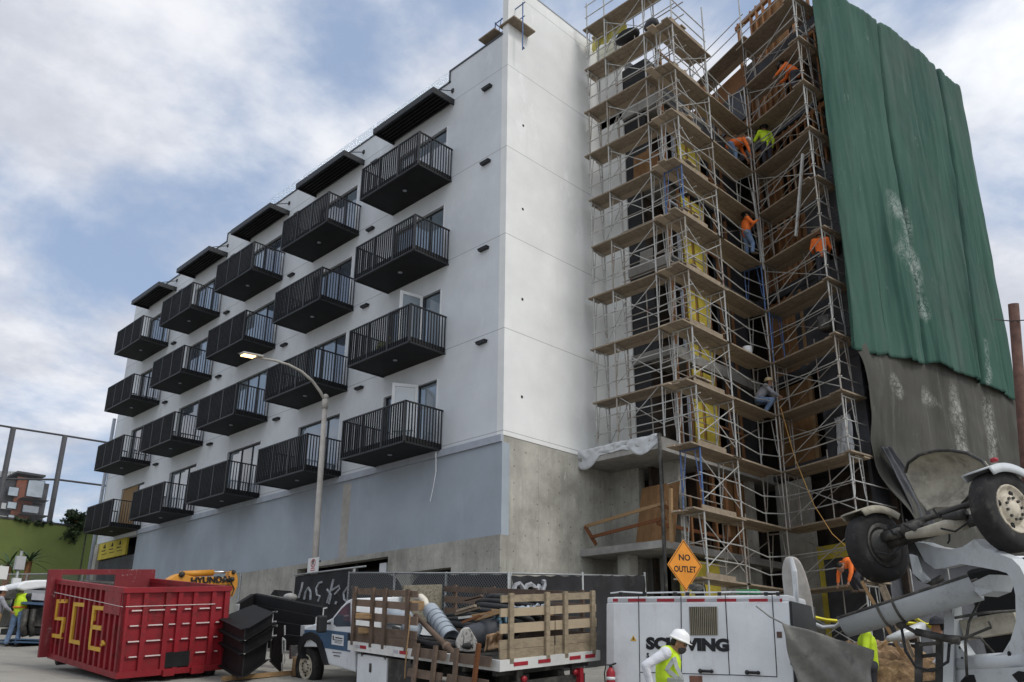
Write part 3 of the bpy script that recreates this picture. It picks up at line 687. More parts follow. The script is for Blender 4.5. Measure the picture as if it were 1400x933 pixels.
def tarpf(u, v):
    a, b = pwl(tp2, u), pwl(bt2, u)
    p = a + (b - a) * v
    if u < .35: # pull the free edge in the middle
        k = 1 - u / .35; e = nb(pwl([(q, V((w, 0, 0))) for q, w in edge], v).x, 470 + 290 * v, -.10); p = p.lerp(e, k)
    w = fold(u, v, 4, .13) + .07 * max(0, mnoise.noise(V((u * 5 + v * 2, v * 7 - u * 2, 3)))) + .20 * math.sin(v * 9 + u * 3) * math.exp(-u * 3.2) * (.4 + .6 * math.sin(u * 3 + v * 2)) + .05 * math.sin(v * 17 + u * 6) * math.exp(-u * 4) + .02 * mnoise.noise(V((u * 30, v * 12, 8)))
    return p + NE * w
cloth('tarpaulin', tarpf, 80, 70, m_tarp, 'grey plaster stained tarpaulin hanging below the green net', 'tarpaulin', .01)
# bunched tarpaulin edge ropes
cA = [nb(1200, 612, -.1), nb(1212, 636, -.08), nb(1226, 664, -.05), nb(1240, 694, -.05), nb(1250, 730, -.05)]; cB = [nb(1212, 612, -.1), nb(1230, 636, -.08), nb(1250, 664, -.05), nb(1268, 694, -.05), nb(1280, 730, -.05)]
def strip(u, v):
    t_ = v * 3.999; i_ = int(t_); q = t_ - i_; return cA[i_].lerp(cA[i_ + 1], q).lerp(cB[i_].lerp(cB[i_ + 1], q), u) + NE * (.04 * math.sin(u * 15 + v * 2) + fold(u, v, 6, .05) + .08)
tag(MB().grid(strip, 24, 30).build('hanging_cloth', m_mem, solid=.006), 'dark grey folded cloth hanging at the tarpaulin edge', 'cloth')
# ------------------------------------------------------------------ vehicles and machines
def paint(name, c, rough=.4, dirt=(.2, .17, .14), dlo=.6, dhi=.75, scale=2.0):
    t = NT(name); k = t.mix(t.ramp(t.noise(.8, 5, .6), .3, .7), tuple(x * .82 for x in c), tuple(min(1, x * 1.1) for x in c))
    k = t.mix(t.ramp(t.noise(scale, 8, .78), dlo, dhi, 0, .8), k, dirt); k = t.mix(t.ramp(t.noise(scale * 2.5, 8, .8, stretch=(1, 1, .15)), .55, .8, 0, .45), k, dirt); t.bump(t.noise(2.2, 4, .55), .3, .05)
    return t.fin(k, t.ramp(t.noise(3, 4, .7), .3, .7, rough - .1, rough + .2), 0, .4)
m_red = paint('red_paint', (.25, .013, .02), .45, (.10, .018, .016), .5, .66); m_redworn = paint('worn_red', (.20, .022, .028), .6, (.42, .34, .33), .58, .64, 3)
m_yelp = paint('yellow_paint', (.60, .35, .035), .5, (.25, .06, .03), .55, .68, 4); m_wpaint = paint('vehicle_white', (.66, .68, .70), .35, (.40, .38, .34), .6, .8, 3)
m_worn = M('worn_edge', (.62, .52, .5), .6, .2)
m_tyre = M('tyre_rubber', (.022, .021, .021), .85, .35, scale=6, dirt=(.09, .085, .075), dscale=5, dlo=.55, dhi=.8)
m_dsteel = M('dark_steel', (.05, .048, .045), .55, .4, scale=4, metal=.2, dirt=(.14, .13, .11), dscale=4, dlo=.5, dhi=.75)
m_rim = M('rim_cream', (.50, .45, .36), .55, .2, dirt=(.12, .09, .07), dscale=6, dlo=.52, dhi=.7)
m_orange = paint('orange_paint', (.62, .27, .03), .4, (.2, .12, .06), .6, .75)
m_chrome = M('chrome_rod', (.7, .7, .7), .2, .1, metal=.9)
m_bluep = paint('door_blue', (.055, .105, .18), .4); m_redrefl = M('red_reflector', (.30, .02, .03), .35, .15); m_wrefl = M('grey_reflector', (.38, .38, .40), .4, .15)
m_ink = M('lettering_black', (.012, .012, .014), .5, .2); m_blkpl = M('black_plastic', (.02, .02, .022), .5, .25)
def FR(o, f, r, u):
    o, f, r, u = V(o), V(f).normalized(), V(r).normalized(), V(u).normalized()
    return (lambda i, j, k: o + f * i + r * j + u * k), f, r, u, o
def wheel(parent, c, ax, rad, wid, rimmat, lugs=8, holes=True, name='wheel'):
    ax = V(ax).normalized(); c = V(c); h = wid / 2  # ax points outward; c is the wheel centre
    mb = MB(); mb.lathe(c, ax, [(-h * .8, rad * .6), (-h, rad * .72), (-h * .98, rad * .9), (-h * .75, rad * .985), (-h * .3, rad), (h * .3, rad), (h * .75, rad * .985), (h * .98, rad * .9), (h, rad * .72), (h * .8, rad * .6)], 36, caps=False)
    w = mb.build(name, m_tyre, parent)
    mb = MB(); mb.lathe(c, ax, [(-h * .7, rad * .6), (h * .86, rad * .6), (h * .9, rad * .57), (h * .8, rad * .54), (h * .62, rad * .50), (h * .52, rad * .40), (h * .6, rad * .345), (h * .78, rad * .335), (h * .8, rad * .20), (h * 1.0, rad * .15), (h * 1.02, rad * .05)], 32)
    a = ax.orthogonal().normalized(); b = ax.cross(a)
    rm = mb.build('rim', rimmat, w)
    mb = MB()
    for i in range(lugs):
        t = 2 * math.pi * i / lugs; p = c + (a * math.cos(t) + b * math.sin(t)) * rad * .265; mb.tube(p + ax * h * .7, p + ax * h * .98, rad * .035, 6)
    mb.build('bolt_pattern', m_dsteel, w)
    mb = MB()
    if holes:
        for i in range(4):
            t = 2 * math.pi * i / 4 + .5; p = c + (a * math.cos(t) + b * math.sin(t)) * rad * .42; mb.lathe(p + ax * h * .5, ax, [(0, rad * .07), (h * .1, rad * .075)], 10)
        mb.build('hole_pattern', m_blackmat, w)
    return w

# ---- dumpster
dp = thing('dumpster', 'red roll-off dumpster with yellow letters on its ribbed side', 'dumpster', (7.09, 18.23, 1.37))
P, f, r, u, o_ = FR((7.09, 18.23, 1.46), (-.03, .99, .11), (1, .02, .09), (-.09, -.11, .99)); L, W, H = 3.89, 2.33, 1.77
def fb(mb, a, b): return mb.fbox(o_, f, r, u, a, b)
mb = MB(); fb(mb, (0.06, .06, .12), (L, .1, H - .1)); fb(mb, (0.06, W - .1, .12), (L, W - .06, H - .1)); fb(mb, (.06, .1, .12), (.1, W - .1, H - .1)); fb(mb, (.1, .1, .08), (L, W - .1, .14))
fb(mb, (0, 0, 0), (L, .12, .12)); fb(mb, (0, .12, 0), (.12, W - .12, .12)); fb(mb, (0, W - .12, 0), (L, W, .12))
fb(mb, (-.02, -.02, H - .1), (L, .12, H)); fb(mb, (-.02, .12, H - .1), (.12, W - .12, H)); fb(mb, (-.02, W - .12, H - .1), (L, W + .02, H))
fb(mb, (0, 0, .12), (.14, .06, H - .1)); fb(mb, (0, .0, .12), (.06, .12, H - .1)); fb(mb, (0, W - .12, .12), (.06, W, H - .1))
mb.build('body', m_red, dp)
mb = MB()
n = 13
for i in range(n):
    a = .3 + (L - .45) * i / (n - 1); fb(mb, (a, .0, .12), (a + .09, .06, H - .1))
mb.build('side_ribs', m_red, dp)
fb(MB(), (.12, -.012, 1.22), (.95, .0, H - .1)).build('corner_plate', m_red, dp)
mb = MB(); fr = [.2, .4, .515, .66, .84]
for q in fr: fb(mb, (0, W * q - .05, .12), (.06, W * q + .05, H - .1))
for k in (.23, .40, .575, .745): 
    for a, b in zip([.05] + fr, fr + [.95]): fb(mb, (.02, W * a + .05, H * k - .03), (.06, W * b - .05, H * k))
mb.build('end_ribs', m_red, dp)
mb = MB()
for k in (.23, .40, .575, .745):
    for a, b in zip([.05] + fr, fr + [.95]):
        if k == .23 and .4 < a < .6: continue
        s0, s1 = random.uniform(.0, .06), random.uniform(.0, .06); fb(mb, (.012, W * a + .055 + s0, H * k - .018), (.02, W * b - .055 - s1, H * k + .006))
mb.build('worn_edges', m_worn, dp)
fb(MB(), (-.004, W * .42, .14), (.058, W * .645, .44)).build('hook_pocket', m_blackmat, dp)
fb(MB(), (-.08, W * .4, -.02), (0, W * .5, .1)).build('rail_hook', m_red, dp); fb(MB(), (-.08, W * .66, -.02), (0, W * .78, .1)).build('rail_hook', m_red, dp)
mb = MB(); fb(mb, (L, -.18, 0.02), (L + .1, .12, H + .22)); fb(mb, (L, .12, H + .1), (L + .1, W, H + .22)); fb(mb, (L, 1.35, .1), (L + .06, W, H + .1)); mb.build('bulkhead', m_redworn, dp)
mb = MB(); mb.tube(P(-.005, .05, H * .79), P(-.012, W * .85, H * .79), .008, 5); mb.tube(P(.0, -.01, H * .79), P(L, -.01, H * .83), .008, 5); mb.build('tarp_cable', m_worn, dp)
def onDump(x, y, off=-.005): return onP(x, y, o_ + r * off, r)
def q6(x, y): return (40 + x / 4.828, 770 + y / 4.828)
LET = {'S': [((180, 240), (242, 240), (240, 264), (178, 264)), ((178, 264), (190, 264), (176, 355), (166, 355)), ((167, 355), (227, 358), (225, 380), (165, 376)), ((214, 380), (226, 380), (211, 476), (200, 474)), ((150, 466), (211, 474), (209, 500), (148, 490))],
       'C': [((291, 258), (363, 264), (361, 290), (289, 284)), ((289, 284), (301, 285), (274, 504), (263, 502)), ((263, 502), (334, 514), (332, 542), (260, 526))],
       'E': [((418, 280), (502, 288), (500, 314), (416, 308)), ((416, 308), (430, 309), (402, 548), (388, 544)), ((414, 408), (477, 416), (475, 446), (411, 436)), ((389, 544), (470, 560), (467, 588), (387, 570))]}
for ch, qs in LET.items():
    mb = MB()
    for q in qs:
        pts = [onDump(*q6(*p)) for p in q]; mb.prism(pts, r * .05)
    o = mb.build('painted_letter', m_yelp, dp)
mb = MB()
for i, (a, b) in enumerate(((485, 520), (495, 535), (480, 540), (490, 528))): mb.ball(onDump(*q6(a, b), -.03), .035, 8, 5)
mb.build('latch_chain', m_yelp, dp)
for i in (.25, L - .2):
    for j in (.25, W - .25): MB().lathe(P(i, j - .1, -.0), r, [(0, .15), (.2, .15)], 16).build('roller', m_blkpl, dp)
m_rub = M('rubble', (.16, .12, .09), .95, .5, scale=6, bump=1, bscale=8)
o = MB().grid(lambda a, b: P(.12 + (L - .15) * a, .12 + (W - .24) * b, H - .42 + .32 * math.sin(math.pi * a) * math.sin(math.pi * b) * .8 + .06 * mnoise.noise(V((a * 14, b * 9, 2)))), 40, 24).build('rubble', m_rub); tag(o, kind='stuff')

# ---- excavator behind the dumpster
ex = thing('excavator', 'orange excavator with folded arm behind the red dumpster', 'excavator', (9.5, 25.5, 1.9))
YX = 23.2
def q5(x, y): return (160 + x / 5.833, 740 + y / 5.833)
def slabpx(mb, pts, yc, th): mb.prism([onY(*q5(*p), yc) for p in pts], (0, th, 0))
mb = MB(); slabpx(mb, [(330, 360), (390, 320), (470, 268), (500, 258), (620, 285), (760, 283), (850, 292), (900, 300), (880, 350), (760, 348), (560, 352), (450, 340)], YX, .34); mb.build('boom', m_orange, ex, bevel=.02)
mb = MB(); slabpx(mb, [(900, 262), (918, 236), (940, 234), (955, 262), (966, 300), (962, 360), (945, 400), (925, 445), (905, 430), (918, 390), (905, 350), (880, 330), (830, 330), (830, 300), (890, 300)], YX - .02, .3); mb.build('dipper_arm', m_orange, ex, bevel=.02)
mb = MB(); mb.tube(onY(*q5(505, 264), YX + .1), onY(*q5(765, 252), YX + .1), .085, 12); mb.build('cylinder', m_orange, ex)
MB().tube(onY(*q5(765, 250), YX + .1), onY(*q5(925, 242), YX + .1), .035, 8).build('piston_rod', m_chrome, ex)
for x, y, rr in ((518, 264, .08), (930, 246, .06), (858, 308, .06), (918, 303, .07)): MB().tube(onY(*q5(x, y), YX - .06), onY(*q5(x, y), YX + .4), rr, 12).build('pivot_pin', m_dsteel, ex)
MB().sweep([onY(*q5(x, y), YX - .05) for x, y in ((850, 285), (905, 320), (935, 380), (915, 430))], .018, 6).build('hydraulic_hose', m_blkpl, ex)
a, b = onY(*q5(588, 340), YX - .03), onY(*q5(760, 332), YX - .03); text_mesh('boom_lettering', 'HYUNDAI', a, b - a, (0, 0, 1), .24, m_ink, ex, bold=.008, sx=1.08)
mb = MB(); mb.box((8.3, 23.6, 2.7), (10.6, 26.4, 3.75)); mb.box((8.35, 24.6, 3.75), (9.2, 26.2, 3.95)); mb.build('house', m_dsteel, ex, bevel=.06)
for x in (8.3, 10.2): MB().box((x, 23.2, 1.95), (x + .5, 26.8, 2.65)).build('track', m_dsteel, ex, bevel=.15)

# ---- stake-bed truck
tk = thing('stake_truck', 'white stake-bed truck with blue door loaded with hoses and buckets', 'truck', (10.9, 13, 1.0))
P, f, r, u, o_ = FR((9.87, 10.12, 1.65), (.02, 1, .09), (1, -.03, .09), (-.09, -.09, .99)); L, W, H = 4.35, 2.42, 1.17
TP, tf, tr, tu, to = P, f, r, u, o_
m_bed = paint('bed_rail', (.60, .60, .58), .5, (.26, .21, .16), .56, .7, 4)
mb = MB(); fb(mb, (0, 0, 0), (L, .06, .17)); fb(mb, (0, W - .06, 0), (L, W, .17)); fb(mb, (0, .06, 0), (.06, W - .06, .17)); mb.build('bed_rail', m_bed, tk)
fb(MB(), (.06, .06, .05), (L, W - .06, .15)).build('bed_floor', m_dsteel, tk)
mb = MB(); 
for k in (.05,): 
    for i, c in ((4.1, 0), (3.95, 1), (2.95, 0), (2.75, 1), (.75, 1)): pass
mb = MB()
for a, b in ((3.72, 3.92), (2.42, 2.66), (.72, .95)): fb(MB(), (a, -.006, .06), (b, 0, .12)).build('red_marker', m_redrefl, tk)
for a, b in ((.3, .62), (.86, 1.15), (1.62, 1.9), (2.02, 2.28)): fb(MB(), (-.006, a, .06), (0, b, .12)).build('red_marker', m_redrefl, tk)
fb(MB(), (3.94, -.006, .06), (4.1, 0, .12)).build('grey_marker', m_wrefl, tk); fb(MB(), (2.7, -.006, .06), (2.85, 0, .12)).build('grey_marker', m_wrefl, tk)
m_stk = wood('stake_brown', (.175, .125, .095), .3, (1, 1, 1), scale=5); m_stk2 = wood('stake_tan', (.385, .31, .215), .25, (1, 1, 3), scale=5)
ROWS = ((.0, .15), (.155, .30), (.40, .55), (.66, .79), (.885, 1.0))
def stake_panel(name, Pf, u0, u1, posts, mat, side, lbl=None): # Pf(u, k, d)
    hh = H - .17; mb = MB()
    for a, b in ROWS:
        j = random.uniform(-.02, .02); mb.hexa([Pf(u0 + j, .17 + a * hh, .05), Pf(u1 + j, .17 + a * hh, .05), Pf(u1 + j, .17 + a * hh, .08), Pf(u0 + j, .17 + a * hh, .08), Pf(u0 + j, .17 + b * hh, .05), Pf(u1 + j, .17 + b * hh, .05), Pf(u1 + j, .17 + b * hh, .08), Pf(u0 + j, .17 + b * hh, .08)])
    w = mb.build(name, mat, tk)
    for p in posts: MB().hexa([Pf(p - .045, .1, 0.0), Pf(p + .045, .1, 0.0), Pf(p + .045, .1, .048), Pf(p - .045, .1, .048), Pf(p - .045, H + .03, 0.0), Pf(p + .045, H + .03, 0.0), Pf(p + .045, H + .03, .048), Pf(p - .045, H + .03, .048)]).build('upright', mat, w)
    return w
stake_panel('stake_panel', lambda a, k, d: P(a, d, k), 2.25, 4.32, (2.5, 3.2, 3.6, 4.22), m_stk, 'l')
stake_panel('stake_panel', lambda a, k, d: P(a, W - d, k), .1, 4.3, (.4, 1.6, 2.8, 4.0), m_stk, 'r')
stake_panel('stake_panel', lambda a, k, d: P(d, a, k), .06, 1.31, (.26, 1.1), m_stk2, 'b'); stake_panel('stake_panel', lambda a, k, d: P(d, a, k), 1.32, 2.38, (1.55, 2.26), m_stk2, 'b')
m_exp = M('expanded_mesh', (.22, .20, .15), .8, .5, scale=25, dirt=(.10, .07, .05), dscale=5)
mb = MB(); fb(mb, (L + .0, 1.3, .45), (L + .05, W - .1, 1.2)); mb.build('headboard', m_exp, tk)
# lowered side panels hanging beside the bed
def hung(c0, c1, ln, lean, posts):
    mb = MB(); d = (tf * 1.0)
    for a, b in ((.0, .16), (.36, .5), (.68, .84)):
        q = lambda i, s: P(i, -.10 - lean * s, .22 - s * .95)
        mb.hexa([q(c0, b), q(c1, b), q(c1, b) + r * .03, q(c0, b) + r * .03, q(c0, a), q(c1, a), q(c1, a) + r * .03, q(c0, a) + r * .03])
    w = mb.build('lowered_panel', m_stk, tk)
    for p in posts: MB().bar(P(p + .06, -.13, .3), P(p - .08, -.15 - lean, -.85), .08, .05, up=r).build('upright', m_stk, w)
hung(1.22, 2.15, 1, .22, (1.9, 1.4)); hung(.1, 1.1, 1, .18, (.85,))
o = MB().bar(P(.28, -.2, .42), P(.42, -.25, -.7), .06, .06); tag(o.build('stake', m_rustwood), 'loose orange brown stake leaning on the truck bed corner', 'stake')
# cab
Wc0, Wc1 = .18, 2.24
def onCab(x, y, j=Wc0): return onP(x, y, to + tr * j, tr)
def qc(x, y): return (360 + x / 6.1, 780 + y / 6.1)
sh = lambda pts, j=Wc0: [onCab(*qc(*p), j) for p in pts]
prof = [(760, 232), (735, 236), (700, 250), (650, 300), (610, 350), (572, 398), (500, 432), (420, 448), (345, 476), (326, 520), (318, 560), (330, 640), (470, 640), (500, 700), (525, 780), (765, 850), (765, 640)]
pts = sh(prof); pe = [p for p in pts]
mb = MB(); mb.prism(pts, tr * (Wc1 - Wc0)); mb.build('cab', m_wpaint, tk, bevel=.03)
mb = MB(); mb.prism(sh([(588, 402), (655, 318), (700, 278), (725, 268), (728, 468), (610, 470), (585, 450)], Wc0 - .006), tr * .01); mb.build('side_window', m_glass, tk)
a, b = sh([(572, 398), (700, 250)]); nrm = (b - a).normalized().cross(tr).normalized(); s = 1 if nrm.dot(tf) > 0 else -1
mb = MB(); mb.prism([a + tr * .08 + nrm * s * .006, a + tr * 1.95 + nrm * s * .006, b + tr * 1.9 + nrm * s * .006, b + tr * .14 + nrm * s * .006], nrm * s * .01); mb.build('windscreen', m_glass, tk)
dr_ = MB().prism(sh([(497, 505), (500, 495), (722, 520), (722, 680), (497, 645)], Wc0 - .01), tr * .012).build('door_band', m_bluep, tk)
MB().prism(sh([(330, 495), (497, 500), (497, 640), (440, 560), (380, 520), (335, 540)], Wc0 - .008), tr * .012).build('fender_band', m_bluep, tk)
st_ = MB().prism(sh([(572, 530), (670, 545), (667, 632), (568, 617)], Wc0 - .016), tr * .006).build('door_sign', m_wpaint, tk)
mb = MB()
for y0, x0, x1, h in ((556, 600, 658, 9), (575, 585, 660, 5), (588, 590, 655, 3), (600, 595, 650, 3)): mb.prism(sh([(x0, y0), (x1, y0 + (x1 - x0) * .15), (x1, y0 + (x1 - x0) * .15 + h), (x0, y0 + h)], Wc0 - .020), tr * .004)
mb.prism(sh([(578, 545), (586, 546), (586, 580), (578, 579)], Wc0 - .020), tr * .004); mb.build('sign_writing', m_ink, st_)
mb = MB(); mb.prism(sh([(574, 680), (648, 687), (648, 692), (574, 685)], Wc0 - .012), tr * .01); mb.prism(sh([(585, 708), (636, 713), (636, 719), (585, 714)], Wc0 - .012), tr * .01); mb.build('lettering', m_ink, tk)
MB().prism(sh([(704, 525), (718, 527), (718, 595), (702, 590)], Wc0 - .03), tr * .02).build('door_handle', m_blkpl, tk)
mb = MB(); arch = [(318, 740), (290, 690), (284, 640), (300, 580), (335, 530), (390, 512), (440, 535), (480, 600), (505, 690), (530, 790), (500, 790), (470, 690), (440, 610), (390, 575), (345, 590), (318, 640), (312, 700)]
mb.prism(sh(arch, Wc0 - .05), tr * .3); mb.build('wheel_arch', m_blkpl, tk)
fb(MB(), (L + 2.55, Wc0 + .05, -.4), (L + 2.62, Wc1 - .05, -.12)).build('bumper', m_chrome, tk)
c = onCab(*qc(485, 452), Wc0 - .2); mb = MB(); mb.fbox(c, tf, tr, tu, (-.07, -.1, -.16), (.05, .1, .18)); mb.build('mirror', m_blkpl, tk, bevel=.03)
MB().bar(c + tu * .0, onCab(*qc(560, 440), Wc0), .04, .04).build('mirror_arm', m_blkpl, tk)
MB().fbox(onCab(*qc(330, 510), Wc0 - .01), tf, tr, tu, (-.06, 0, -.1), (.1, .25, .12)).build('headlamp', m_wrefl, tk)
hub = onCab(*qc(358, 806), Wc0 + .1); wheel(tk, hub + tr * .08, -tr, .43, .24, m_rim, 10)
wheel(tk, hub + tr * 1.9, tr, .43, .24, m_rim, 10)
for j, s in ((.32, -1), (W - .32, 1)):
    cc = P(1.1, j, 0); cc.z = hub.z - (hub - cc).dot(tf) * 0 - .3; cc = P(1.1, j, (hub - to).dot(tu)); wheel(tk, cc, tr * s, .43, .5, m_rim, 10)
mb = MB(); fb(mb, (.2, .7, -.35), (7.2, .85, -.12)); fb(mb, (.2, 1.55, -.35), (7.2, 1.7, -.12)); 
for i in range(6): fb(mb, (.2 + i * .75, .1, -.1), (.28 + i * .75, W - .1, -.002))
mb.build('chassis', m_dsteel, tk)
tb_ = fb(MB(), (3.18, .1, -.85), (4.15, .5, -.06)).build('tool_box', m_wpaint, tk, bevel=.015)
fb(MB(), (3.66, .085, -.36), (3.72, .1, -.2)).build('latch', m_dsteel, tb_)
fb(MB(), (2.3, .12, -.8), (3.15, .5, -.06)).build('tank', m_dsteel, tk)
mb = MB(); fb(mb, (.1, .3, -.5), (.14, W - .3, -.2)); fb(mb, (.12, .5, -.75), (.16, .62, 0)); fb(mb, (.12, 1.8, -.75), (.16, 1.92, 0)); mb.build('rear_bar', m_dsteel, tk)
for j in (.62, 1.86): MB().tube(P(.12, j, -.17), P(.06, j, -.17), .05, 12).build('tail_lamp', m_redrefl, tk)
MB().cbox(P(.06, 1.95, -.25), (.09, .09, .3)).build('tail_lamp', m_redrefl, tk)

# ---- concrete pump trailer
pt = thing('concrete_pump', 'white trailer concrete pump with black lettering on its side', 'pump trailer', (12.3, 8.1, .85))
P, f, r, u, o_ = FR((11.98, 9.52, 1.49), (.19, -.98, -.03), (.98, .19, 0), (.01, -.03, 1)); L, H = 2.91, 1.42
PP, pf, pr, pu, po = P, f, r, u, o_
mb = MB(); base = [(0, 0), (L + .12, 0), (L + .12, 1.3), (-.2, 1.3), (-.2, .1)]
mb.prism([P(i, j, -.62) for i, j in base], u * (.62 + H - .1)); mb.prism([P(i * .995 + .0, j * .97 + .03, H - .1) for i, j in base], u * .1); mb.build('housing', m_wpaint, pt, bevel=.02)
def onT(x, y, off=-.004): return onP(x, y, po + pr * off, pr)
def q4(x, y): return (800 + x / 4.003, 700 + y / 4.003)
def tq(mb, pts, th=.004, off=0): mb.prism([onT(*q4(*p), off) for p in pts], pr * -th)
mb = MB()
for (x0, y0), (x1, y1) in (((292, 452), (299, 878)), ((524, 450), (527, 700)), ((766, 447), (790, 890)), ((1022, 444), (1050, 903)), ((299, 878), (790, 890 + 3)), ((790, 892), (1050, 903)), ((299, 880), (300, 960)), ((524, 700), (527, 885))):
    a, b = onT(*q4(x0, y0), -.001), onT(*q4(x1, y1), -.001); mb.bar(a, b, .012, .006, up=pr)
mb.build('door_seams', m_ink, pt)
mb = MB(); mg = MB()
cur = [152, 180, 235, 332, 393, 488, 557, 655, 721, 828, 896, 1000, 1065, 1078]
for i in range(len(cur) - 1):
    t = MB; (mb if i % 2 == 0 else mg); tq(mb if i % 2 == 0 else mg, [(cur[i], 476), (cur[i + 1], 475), (cur[i + 1], 492), (cur[i], 493)], .003)
mb.build('red_tape', m_redrefl, pt); mg.build('grey_tape', m_wrefl, pt)
mb = MB()
for x in (325, 492, 560, 734, 990, 195, 1055): tq(mb, [(x - 10, 440), (x + 12, 440), (x + 10, 460), (x - 8, 460)], .012)
mb.build('hinge_tabs', m_blkpl, pt)
g_ = MB(); tq(g_, [(568, 520), (722, 519), (726, 675), (574, 676)], .003); g_ = g_.build('radiator_grille', M('grille_dark', (.06, .055, .045), .8, .2), pt)
mb = MB()
for i in range(15): x = 572 + i * 10.4; tq(mb, [(x, 521), (x + 4.5, 521), (x + 8.5, 675), (x + 4, 675)], .012, -.003)
mb.build('grille_slats', M('grille_slats', (.23, .205, .15), .7, .2), g_)
a, b = onT(*q4(336, 748)), onT(*q4(735, 759)); text_mesh('side_lettering', 'SCHWING', a, b - a, pu, .245, m_ink, pt, .003, bold=.016, sx=1.24)
a = onT(*q4(336, 797)); text_mesh('side_lettering_small', 'S', a, b - onT(*q4(336, 748)), pu, .10, m_ink, pt, .003, bold=.004)
mb = MB(); tq(mb, [(264, 676), (282, 708), (248, 706)], .003); ws = mb.build('warning_sticker', m_yelp, pt)
mb = MB(); tq(mb, [(264, 684), (268, 700), (260, 700)], .003, -.003); mb.build('sticker_mark', m_ink, ws)
mb = MB()
for x in (630, 886): 
    a, b = onT(*q4(x, 871 + (x - 630) * .03), -.035), onT(*q4(x + 62, 873 + (x - 630) * .03), -.035); mb.tube(a, b, .022, 8); mb.ball(a, .036, 8, 6); mb.ball(b, .03, 8, 6)
mb.build('door_handle', m_blkpl, pt)
mb = MB(); tq(mb, [(570, 896), (641, 898), (643, 945), (572, 944)], .003); mb.build('rusty_plate', M('brown_plate', (.20, .10, .07), .7, .5, scale=20), pt)
mb = MB(); tq(mb, [(1048, 656), (1076, 656), (1078, 690), (1050, 690)], .003); mb.build('small_plate', M('small_plate', (.10, .06, .05), .6, .5, scale=30), pt)
mb = MB(); 
for y in (815, 832): mb.tube(onT(*q4(1131, y)), onT(*q4(1131, y), -.03), .022, 10)
mb.build('buttons', m_ink, pt)
a, b = P(-.15, .19, H - .16), P(-.03, .03, H - .16); text_mesh('unit_number', 'LA 791', a + (b - a) * .1 - (r + f).normalized() * .004, (b - a), pu, .055, m_ink, pt, .002)
mb = MB(); c = onT(*q4(606, 440), .5); mb.lathe(c - pu * .02, pu, [(0, .07), (.06, .07), (.06, .1), (.09, .13), (.14, .12), (.16, .05)], 16); mb.build('exhaust_cap', m_dsteel, pt)
mb = MB(); mb.fbox(onT(*q4(825, 442), .3), pf, pr, pu, (0, 0, -.02), (.35, .2, .05)); mb.build('green_pad', M('green_strap', (.02, .16, .06), .7, .3), pt, bevel=.015)
mb = MB(); mb.sweep([onT(*q4(140, 445), .2), onT(*q4(200, 438), .1), onT(*q4(320, 444), .15), onT(*q4(460, 441), .1), onT(*q4(740, 441), .1), onT(*q4(800, 438), .2), onT(*q4(1060, 440), .1)], .012, 6); mb.build('lashing_rope', m_plastic, pt)
for i in (.7, 1.6): 
    for j in (.1, 1.55): wheel(pt, P(i, j, -.75), pr * (-1 if j < 1 else 1), .36, .22, m_rim, 8)
mb = MB(); mb.fbox(po, pf, pr, pu, (L + .12, .2, -.55), (L + 1.0, 1.5, -.4)); mb.fbox(po, pf, pr, pu, (L + .2, .3, -.4), (L + .9, 1.4, .3)); mb.build('hopper', m_dsteel, pt)
mb = MB(); mb.fbox(po, pf, pr, pu, (L + .12, -.0, -.6), (L + .16, 1.29, H - .1)); mb.build('end_panel', m_blkpl, pt)
xt = thing('fire_extinguisher', 'red fire extinguisher strapped to the white pump trailer', 'extinguisher', onT(834, 945))
c = onT(835, 930, -.1); mb = MB(); mb.lathe(c - pu * .3, pu, [(0, .05), (.02, .075), (.42, .075), (.47, .05), (.5, .03)], 16); mb.build('bottle', m_redrefl, xt)
mb = MB(); mb.lathe(c + pu * .0, pu, [(0, .077), (.05, .077)], 16); mb.build('band', m_wpaint, xt)
mb = MB(); mb.lathe(c + pu * .2, pu, [(0, .03), (.05, .03)], 10); mb.bar(c + pu * .24, c + pu * .27 + pf * .1, .025); mb.sweep([c + pu * .24, c + pu * .24 - pf * .09, c + pu * .1 - pf * .12, c - pu * .1 - pf * .1], .012, 6); mb.build('valve', m_blkpl, xt)

# ---- concrete mixer truck, seen from behind: raised trailing axle, chute and rear frame
mx = thing('mixer_truck', 'rear of a concrete mixer truck with a raised axle and discharge chute', 'mixer truck', (13.2, 3.4, .7))
m_mixw = paint('mixer_white', (.50, .525, .54), .4, (.22, .21, .185), .55, .72, 2.5); m_chute = paint('chute_steel', (.36, .38, .395), .35, (.16, .15, .135), .52, .72, 2.2); m_crust = M('concrete_crust', (.33, .305, .245), .9, .35, scale=3, bump=.7, bscale=14, dirt=(.45, .42, .34), dscale=2.5, dlo=.5, dhi=.62)
WR, WL = pv(1375, 699, 11.0), pv(1199, 748, 12.75); ax = (WL - WR).normalized(); back = ax.cross(UP).normalized(); 
if back.dot(pv(1100, 700, 12) - WR) < 0: back = -back
upm = ax.cross(back).normalized(); upm = upm if upm.z > 0 else -upm
wheel(mx, WR, -ax, .54, .3, m_rim, 10); wl_ = wheel(mx, WL, ax, .53, .3, m_dsteel, 10)
